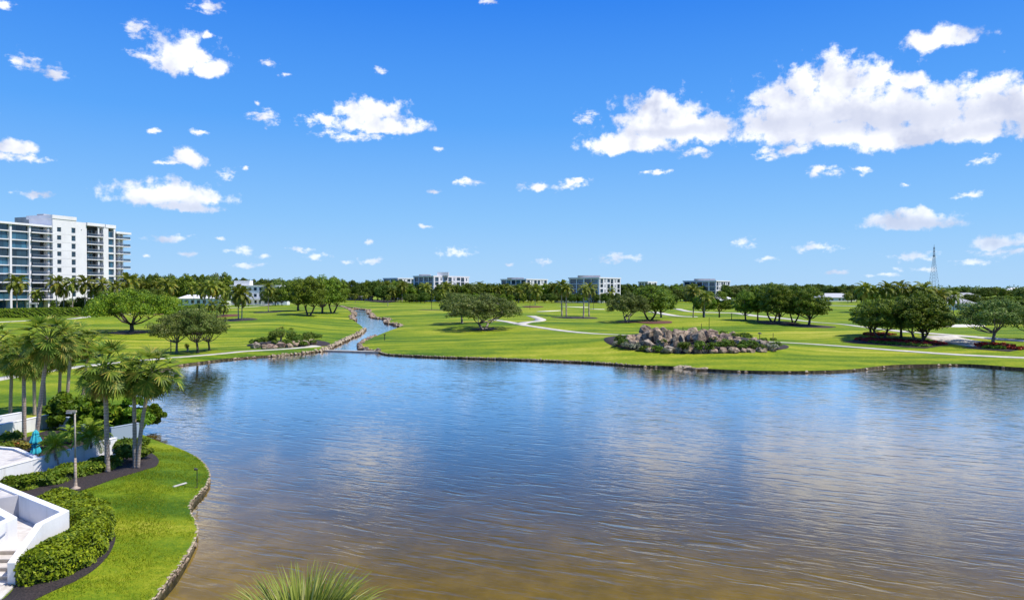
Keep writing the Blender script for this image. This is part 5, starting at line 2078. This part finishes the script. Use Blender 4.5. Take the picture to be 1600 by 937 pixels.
px_hedge([(-40, 497), (0, 496.5), (60, 495.5), (126, 493)], 4, 481, 'long clipped hedge in front of the apartment tower', F_OAK, 15000, 0.28, 41)
px_hedge([(268, 485), (290, 484), (314, 482)], 4, 475, 'clipped hedge in front of the low white clubhouse', F_OAK, 4500, 0.3, 42)
px_hedge([(396, 474), (415, 474), (432, 473.5)], 3, 468, 'yellow green hedge in front of the white villa', F_HEDGE2, 2500, 0.3, 43)
px_hedge([(640, 471), (680, 471), (720, 472)], 3, 467, 'low dark hedge below the far left condominium', F_LAUREL, 2500, 0.4, 44)


# ---- far condominium blocks
def condo(label, xl, xs, xr, top, dist, floors, fh, phi=35, roofbox=None, blue=True, base=0.7):
    cx = (xs - 800) / F * dist
    zt = EYE + (453 - top) / F * dist
    L1 = (xs - xl) / F * dist / math.cos(rad(phi))
    L2 = (xr - xs) / F * dist / math.sin(rad(phi))
    e = empty('condominium', (cx, dist, base))
    tag(e, label, 'apartment building')
    zt -= base
    # left front face runs from its far left corner to the near corner
    a1 = -rad(phi)
    pL = (-L1 * math.cos(rad(phi)), L1 * math.sin(rad(phi)))
    f1 = Facade(e, pL, a1)
    f2 = Facade(e, (0, 0), rad(90 - phi))
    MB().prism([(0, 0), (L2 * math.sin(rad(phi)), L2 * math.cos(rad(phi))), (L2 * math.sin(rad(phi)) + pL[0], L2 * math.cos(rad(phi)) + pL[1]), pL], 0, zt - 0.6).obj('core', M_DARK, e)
    roof_h = 0.9
    for fc, L, side in ((f1, L1, 0), (f2, L2, 1)):
        nb = max(3, int(round(L / 6.0)))
        bw = L / nb
        for k in range(floors + 1):
            z = zt - roof_h - fh * k
            fc.box('floor_slab', -0.6, L + 0.6, 0.003, 1.1 if side == 0 else 0.7, z - 0.42, z, M_TOWER)
        for b in range(nb + 1):
            wcol = 0.55 if (side == 0 and b % 2) else 1.1
            fc.box('column', b * bw - wcol / 2, b * bw + wcol / 2, 0.004, 0.95 if side == 0 else 0.85, 0, zt - roof_h - 0.421, M_TOWER)
        for k in range(floors):
            z = zt - roof_h - fh * (k + 1)
            for b in range(nb):
                solid = (side == 1 and b % 3 == 1)
                if solid:
                    fc.box('wall', b * bw + .56, (b + 1) * bw - .56, 0.004, 0.6, z + 0.003, z + fh - 0.425, M_TOWER)
                    fc.window(b * bw + bw * 0.38, 0.66, z + 0.9, bw * 0.24, fh - 1.8, M_GLASS, frame=False)
                else:
                    fc.window(b * bw + .6, 0.10, z + 0.003, bw - 1.2, fh - 0.43, M_GLASSB if (blue and side == 0 and (b + k) % 2) else M_GLASS, frame=False)
                    if (b + k) % 3 != 0:
                        fc.box('railing', b * bw + .6, (b + 1) * bw - .6, 0.72, 0.80, z + 0.003, z + 0.95, M_TOWER if side else M_RGLASS)
    ctr = Vector((L2 * math.sin(rad(phi)) + pL[0], L2 * math.cos(rad(phi)) + pL[1])) / 2
    MB().prism([Vector(q) + (Vector(q) - ctr).normalized() * 1.8 for q in [(0, 0), (L2 * math.sin(rad(phi)), L2 * math.cos(rad(phi))), (L2 * math.sin(rad(phi)) + pL[0], L2 * math.cos(rad(phi)) + pL[1]), pL]],
               zt - roof_h, zt).obj('roof', M_TOWER, e)
    if roofbox:
        for (ra, rb, rh) in roofbox:
            MB().box(-6 + ra * L1 * 0 + ra, -6 + rb, 8, 14, zt + .002, zt + rh).obj('roof_housing', M_GREYW if rh < 2.2 else M_TOWER, e)
    return e


condo('farthest left white condominium block, partly hidden by palms', 597, 622, 655, 434, 760, 3, 4.3, 40)
condo('white condominium with a dark shaded left side and a white roof housing, left of centre', 645, 678, 727, 430.5, 640, 5, 4.2, 35, [(-8, 2, 1.2), (8, 18, 3.2)])
condo('low white condominium behind the palms right of the pair of oaks', 784, 822, 856, 435.5, 700, 3, 4.4, 35, [(-12, 4, 1.3)])
condo('tallest far white condominium, behind the four slim palms', 893, 936, 976, 433, 590, 5, 4.1, 35, [(-10, 8, 1.6)])
condo('small white block between the two right hand condominiums', 1000, 1012, 1030, 439.5, 760, 3, 4.2, 35)
condo('white condominium with wide flat roof above the round oaks', 1076, 1118, 1154, 438, 660, 4, 4.2, 35, [(-10, 8, 1.6)])


# ---- white villa and clubhouse on the left
def house(px, py, w_m, d_m, h_m, label, roof='hip', rz=0.0, floors=1, wall_m=None, roof_m=None, cat='house', name='house', dy=0, z0=None):
    p = G(px, py)
    e = empty(name, (p.x, p.y + dy, p.z if z0 is None else z0), rz)
    tag(e, label, cat)
    wm, rm = wall_m or M_WHITE, roof_m or M_ROOFG
    MB().box(-w_m / 2, w_m / 2, 0, d_m, -0.3, h_m).obj('wall', wm, e)
    ov = 0.7
    if roof == 'hip':
        mb = MB()
        x0, x1, y0, y1 = -w_m / 2 - ov, w_m / 2 + ov, -ov, d_m + ov
        rh = d_m * 0.24
        ins = min(d_m / 2, w_m / 2 - 0.5)
        mb.add([(x0, y0, h_m + .01), (x1, y0, h_m + .01), (x1, y1, h_m + .01), (x0, y1, h_m + .01), (x0 + ins, (y0 + y1) / 2, h_m + rh), (x1 - ins, (y0 + y1) / 2, h_m + rh)],
               [(0, 1, 5, 4), (1, 2, 5), (2, 3, 4, 5), (3, 0, 4), (3, 2, 1, 0)])
        mb.obj('roof', rm, e)
    else:
        MB().box(-w_m / 2 - ov, w_m / 2 + ov, -ov, d_m + ov, h_m + .002, h_m + 0.6).obj('roof', wm, e)
    nw = max(2, int(w_m / 3.6))
    fh = h_m / floors
    for f in range(floors):
        for k in range(nw):
            u0 = -w_m / 2 + (k + 0.22) * w_m / nw
            if R.random() < 0.85:
                o = put('window', frame_mesh(w_m / nw * 0.56, fh * 0.5), e, (u0, -0.03, f * fh + fh * 0.28))
                q = link('pane', cbox('pane', (w_m / nw * 0.56 - .16, 0.04, fh * 0.5 - .16), M_GLASS), o)
                q.location = (0.08, 0.0, 0.08)
    return e


ve = house(399, 476.3, 33, 12, 13.0, 'white villa with flat roof and terrace among the palms on the left', 'flat', 0.05, 3, dy=0, name='villa', cat='villa')
MB().box(-14.9, -4.2, 1.5, 9, 13.61, 16.8).obj('roof_housing', M_TOWER, ve)
MB().box(16.51, 22.0, -2, 6, -.3, 9.0).obj('curved_wing', M_WHITE, ve)
MB().box(-15.5, 15.5, -3.6, -0.72, 4.0, 4.35).obj('terrace_roof', M_WHITE, ve)
for k in range(7):
    MB().box(-15.2 + k * 5.0, -14.8 + k * 5.0, -3.5, -3.1, -.3, 3.99).obj('column', M_WHITE, ve)
mb = MB()
mb.tube([(19.2, -2.06, 6.4), (19.2, -1.98, 6.4)], 1.5, 16)
mb.obj('round_window', M_GLASS, ve)
ce = house(296, 478, 31, 10, 4.6, 'low white clubhouse with a sloping pale roof beside the bright spreading oak', 'hip', -0.03, 1, roof_m=M_TOWER, dy=18, name='clubhouse', cat='clubhouse')
for k, (x, y, w_, d_, h_, m, l) in enumerate([(1312, 471, 34, 16, 3.6, M_PALER, 'pale roofed house between the round oaks and the flower bed oaks'), (1340, 466, 40, 18, 4.2, M_ROOFG, 'grey roofed house far behind the flower bed oaks'),
                                           (1495, 484, 18, 14, 3.2, M_ROOFG, 'nearest grey roofed house left of the right edge oak'), (1508, 475, 22, 14, 3.4, M_PALER, 'pale roofed house just behind the nearest grey roof'),
                                           (1517, 468, 26, 16, 3.6, M_ROOFG, 'grey roofed house in the middle of the houses at the right'), (1532, 463, 34, 20, 4.5, M_PALER, 'farthest pale roofed house at the right'),
                                           (1596, 459.5, 60, 30, 9.0, M_TOWER, 'big pale hall on the horizon at the right edge'), (560, 469, 24, 14, 3.6, M_TOWER, 'low pale building beyond the head of the creek'),
                                           (1118, 476, 26, 10, 3.4, M_TOWER, 'low pale building behind the leaning palm'), (905, 473, 40, 10, 3.6, M_BLUER_SHADE, 'low blue grey pool building below the tallest far condominium')]):
    house(x, y, w_, d_, h_, l, 'hip', R.uniform(-.3, .3), 1, roof_m=m)

# ---- lattice mast on the horizon
ex = (1459 - 800) / F * 1500
e = empty('lattice_mast', (ex, 1500, 0))
tag(e, 'tall thin steel lattice mast on the horizon at the right', 'radio mast')
HM = EYE + (453 - 386) / F * 1500


def half(z):
    t = z / HM
    return 9.0 * (1 - t) ** 1.5 * (1 - 0.2 * t) + 0.9


mb = MB()
lv = [HM * (i / 15) ** 0.92 for i in range(16)]
for s in ((-1, -1), (1, -1), (1, 1), (-1, 1)):
    mb.tube([(s[0] * half(z), s[1] * half(z), z) for z in lv], 0.24, 4)
mb.obj('legs', M_STEEL, e)
mb = MB()
for i in range(15):
    z0, z1 = lv[i], lv[i + 1]
    h0, h1 = half(z0), half(z1)
    cs = [(-1, -1), (1, -1), (1, 1), (-1, 1)]
    for k in range(4):
        a, b_ = cs[k], cs[(k + 1) % 4]
        mb.tube([(a[0] * h0, a[1] * h0, z0), (b_[0] * h1, b_[1] * h1, z1)], 0.10, 3)
        mb.tube([(b_[0] * h0, b_[1] * h0, z0), (a[0] * h1, a[1] * h1, z1)], 0.10, 3)
        mb.tube([(a[0] * h1, a[1] * h1, z1), (b_[0] * h1, b_[1] * h1, z1)], 0.10, 3)
o = mb.obj('bracing', M_STEEL, e)
o['kind'] = 'stuff'
MB().box(-1.6, 1.6, -1.6, 1.6, HM * 0.80, HM * 0.80 + 3).obj('antenna_ring', M_STEEL, e)
MB().tube([(0, 0, HM - 1), (0, 0, HM + 5)], 0.35, 6).obj('antenna', M_STEEL, e)

# ================================================================== FAR TREES AND PALMS
def far_tree_mesh(seed, h, w_, n, leaf, m):
    tm, cm = tree_proto(seed, h, w_, h * 0.2, leaf, n, 54, w_ * 0.15, 'round', mat_=m, tw=0.03)
    V = np.array([tuple(v.co) for v in tm.vertices])
    fq = [tuple(p.vertices) for p in tm.polygons if len(p.vertices) == 4]
    V2 = np.array([tuple(v.co) for v in cm.vertices])
    f2 = np.array([tuple(p.vertices) for p in cm.polygons]) + len(V)
    mi = [0] * len(fq) + [1] * len(f2)
    return np_mesh('distant_tree', np.vstack([V, V2]), [np.array(fq), f2], [M_BARK, m], mi)


FT = [far_tree_mesh(300, 12, 14, 60, 0.50, F_FAR), far_tree_mesh(301, 12, 12, 50, 0.50, F_FAR), far_tree_mesh(302, 12, 17, 70, 0.50, F_FAR), far_tree_mesh(303, 12, 12, 50, 0.42, F_LAUREL),
      far_tree_mesh(304, 12, 15, 60, 0.42, F_OLIVE), far_tree_mesh(305, 12, 10, 44, 0.42, F_OAK)]


def ORDS(k):
    if k < 20:
        return ORD[k]
    return ('twenty ' + ORD[k - 20]) if k < 29 else ('thirtieth' if k == 29 else ('thirty ' + ORD[k - 30] if k < 39 else ('fortieth' if k == 39 else 'forty ' + ORD[k - 40])))


def far_trees(x0, x1, base, top, step, label, group, wpx=(18, 30), jb=0.8, jt=2.0, seed=0):
    rg = random.Random(seed)
    x = x0
    kk = 0
    while x < x1:
        b = base + rg.uniform(-jb, jb)
        t = top + rg.uniform(-jt, jt)
        d = (EYE - 0.8) * F / (b - 453)
        X = (x - 800) / F * d
        hh = EYE + (453 - t) / F * d - 0.8
        ww = rg.uniform(*wpx) / F * d
        me = rg.choice(FT)
        dim = me.get('w') or 13.0
        o = link('distant_tree', me)
        o.location = (X, d, 0.7)
        o.rotation_euler = (0, 0, rg.uniform(0, 6.28))
        s = ww / dim
        o.scale = (s, s, hh / 12.0)
        tag(o, '%s from the left, %s' % (ORDS(kk), label), 'tree', group)
        kk += 1
        x += step * rg.uniform(0.6, 1.35)


def G2(px, base):
    d = (EYE - 0.8) * F / (base - 453)
    return Vector(((px - 800) / F * d, d, 0.7))


far_trees(196, 300, 474.5, 428, 11, 'dark tree behind the clubhouse', 'trees of the wood behind the clubhouse', (24, 34), seed=1)
far_trees(296, 362, 474, 427, 10, 'tall dark tree between clubhouse and villa', 'trees between clubhouse and villa', (24, 34), 0.6, 1.5, seed=2)
far_trees(200, 450, 471, 434, 14, 'dark tree far behind the villa', 'far trees behind the villa', (22, 34), seed=3)
far_trees(436, 640, 469, 438, 9, 'low dark tree beyond the creek head', 'trees of the wood beyond the creek', (20, 32), seed=4)
far_trees(520, 600, 469, 448, 12, 'small tree beyond the head of the creek', 'small trees beyond the creek', (12, 20), seed=5)
far_trees(640, 1060, 473, 458, 9, 'low tree under the far condominiums', 'low trees under the far condominiums', (14, 22), 0.5, 2.5, seed=61)
far_trees(600, 905, 471, 443, 8, 'dark tree below the far condominiums', 'trees below the far condominiums', (18, 30), 0.6, 1.8, seed=6)
far_trees(950, 1160, 470.5, 444, 8, 'dark tree left of the round oaks', 'trees left of the round oaks', (20, 32), 0.6, 2.0, seed=7)
far_trees(1020, 1110, 472, 453, 12, 'bright tree behind the leaning palm', 'bright trees behind the leaning palm', (16, 26), 0.6, 2.0, seed=17)
far_trees(1150, 1340, 466.5, 444.5, 9, 'dark tree behind the round oaks', 'trees behind the round oaks', (22, 34), 0.8, 2.0, seed=8)
far_trees(1280, 1345, 463, 451, 12, 'low tree behind the pale roofed house', 'low trees behind the pale roofed house', (14, 24), seed=9)
far_trees(1330, 1490, 472, 452, 9, 'dark tree behind the flower bed oaks', 'trees behind the flower bed oaks', (22, 34), 1.0, 3, seed=10)
far_trees(1475, 1640, 467, 450, 9, 'tree among the houses at the right', 'trees among the houses', (18, 30), 1.5, 2.5, seed=11)
far_trees(1480, 1650, 476, 461, 15, 'round green tree behind the right edge oak', 'round trees behind the right edge oak', (20, 32), 2.0, 3, seed=12)
far_trees(1540, 1640, 486, 468, 20, 'bright green tree at the right edge behind the oak', 'bright trees at the right edge', (28, 38), 2.0, 3, seed=18)
far_trees(86, 200, 490.5, 466, 13, 'low tree at the foot of the apartment tower', 'low trees at the foot of the tower', (14, 22), 0.6, 4, seed=13)
far_trees(196, 262, 484, 452, 13, 'green tree behind the bright spreading oak', 'trees behind the bright spreading oak', (20, 28), 0.8, 4, seed=14)
far_trees(420, 450, 478, 447, 12, 'dark tree beside the villa', 'trees beside the villa', (22, 30), 0.8, 2, seed=19)
# distant woodland merging along the horizon
rgx = np.random.RandomState(77)
nC = 2600
th_ = rgx.uniform(-0.72, 0.72, nC)
dd_ = rgx.uniform(1300, 3600, nC)
cx_, cy_ = np.sin(th_) * dd_, np.cos(th_) * dd_
hh_ = rgx.uniform(9, 17, nC)
cs_ = np.column_stack([cx_, cy_, hh_ * 0.55 + 0.7])
C, N = crown_points(rgx, list(cs_), list(hh_ * 0.75), 26, up=0.3, flat=0.75)
V = leaf_quads(C, N, 2.0, rgx, 0.7, 0.6)
o = link('distant_woodland', np_mesh('distant_woodland', V, quads_idx(len(C)), [F_FAR]))
tag(o, kind='stuff')

# palms along the tower and the left lawn
PGL = 'palms in front of the apartment tower'
n_ = 0
for x, y, c, r in [(26, 493.5, 443, 17), (88, 494, 443, 16), (99, 493, 452, 13), (113, 493.5, 444, 13), (133, 492.5, 443, 16), (150, 491.5, 455, 13), (160, 491.5, 446, 14), (179, 489, 449, 13), (200, 487, 441, 18)]:
    palm_far(x, y, c, r, '%s palm from the left in the row in front of the apartment tower' % ORD[n_], PGL)
    n_ += 1
palm_far(59, 493.5, 460, 11, 'small palm half hidden by the long hedge in front of the tower')
n_ = 0
for x, y, c, r in [(214, 476, 446, 13), (232, 476, 450, 12), (247, 476, 448, 12), (262, 477, 447, 16), (303, 478, 450, 12), (320, 482, 453, 14), (331, 483, 449, 14), (343, 483, 452, 15), (354, 482, 458, 12)]:
    palm_far(x, y, c, r, '%s palm from the left in the grove between the big oak and the villa' % ORD[n_], 'palms between the big oak and the villa')
    n_ += 1
palm_far(372.5, 499, 458, 16, 'left palm of the close pair on the left lawn before the villa', 'close pair of palms before the villa')
palm_far(377.5, 499.5, 462, 17, 'right palm of the close pair on the left lawn before the villa', 'close pair of palms before the villa')
palm_far(419.5, 487, 451, 11, 'lone tall palm in a round bed in front of the villa')
palm_far(349, 493, 478, 12, 'short yellowish palm in a red bed left of the close pair of palms')
palm_far(331, 488, 477, 10, 'short yellowish palm beside the clubhouse hedge')
palm_far(438, 536, 518, 9, 'small palm in the island bed with a pale trunk', kind='fan')
palm_far(454, 534, 519, 8, 'second small palm in the island bed, to the right', kind='fan')
palm_far(292, 549.5, 540, 4, 'staked palm sapling between the small oaks by the left path', kind='feather')
n_ = 0
for x, y, c, r in [(878, 494, 447, 12), (885, 494.5, 452, 11), (911.5, 497, 454, 10), (920.5, 494.5, 451, 13)]:
    palm_far(x, y, c, r, '%s tall slim palm from the left in the shared bed on the central lawn' % ORD[n_], 'four slim palms in one bed', trunk_w=1.3)
    n_ += 1
palm_far(836, 477, 455, 12, 'palm standing in a small reddish bed on the far lawn')
rg = random.Random(9)
for k, x in enumerate([604, 615, 628, 640, 652, 664, 676, 690, 700, 712, 724, 736, 750, 762, 776, 788, 800, 812, 824, 845, 856, 866, 890, 902, 940, 955, 965]):
    p = G2(x + rg.uniform(-3, 3), rg.uniform(470, 473))
    palm_far(x, 0, rg.uniform(447, 457), rg.uniform(8, 12), '%s palm from the left in the row below the far condominiums' % ORDS(k), 'palms below the far condominiums', p=p)
palm_far(1083, 496, 457, 15, 'leaning palm with yellowing fronds behind the rock garden')
palm_far(1101, 497, 465, 14, 'palm right of the leaning palm behind the rock garden')
for k, (x, c, r) in enumerate([(1350, 453, 15), (1368, 458, 13), (1385, 453, 16), (1408, 451, 15), (1424, 456, 14), (1442, 454, 17), (1468, 463, 15), (1490, 464, 13)]):
    palm_far(x, 499, c, r, '%s palm from the left rising behind the flower bed oaks' % ORD[k], 'palms behind the flower bed oaks', p=G2(x, 488))
for k, (x, b, c, r) in enumerate([(555, 474, 462, 5), (570, 473, 461, 6), (606, 478, 464, 5), (690, 476, 458, 8), (1325, 474, 462, 7)]):
    palm_far(x, b, c, r, ['small palm on the far lawn beyond the upper creek', 'second small palm beyond the upper creek', 'small lone palm beside the dark mulch strip', 'palm on the far lawn left of the pair of oaks', 'small palm near the pale roofed house'][k])
print('objects', len(bpy.data.objects))
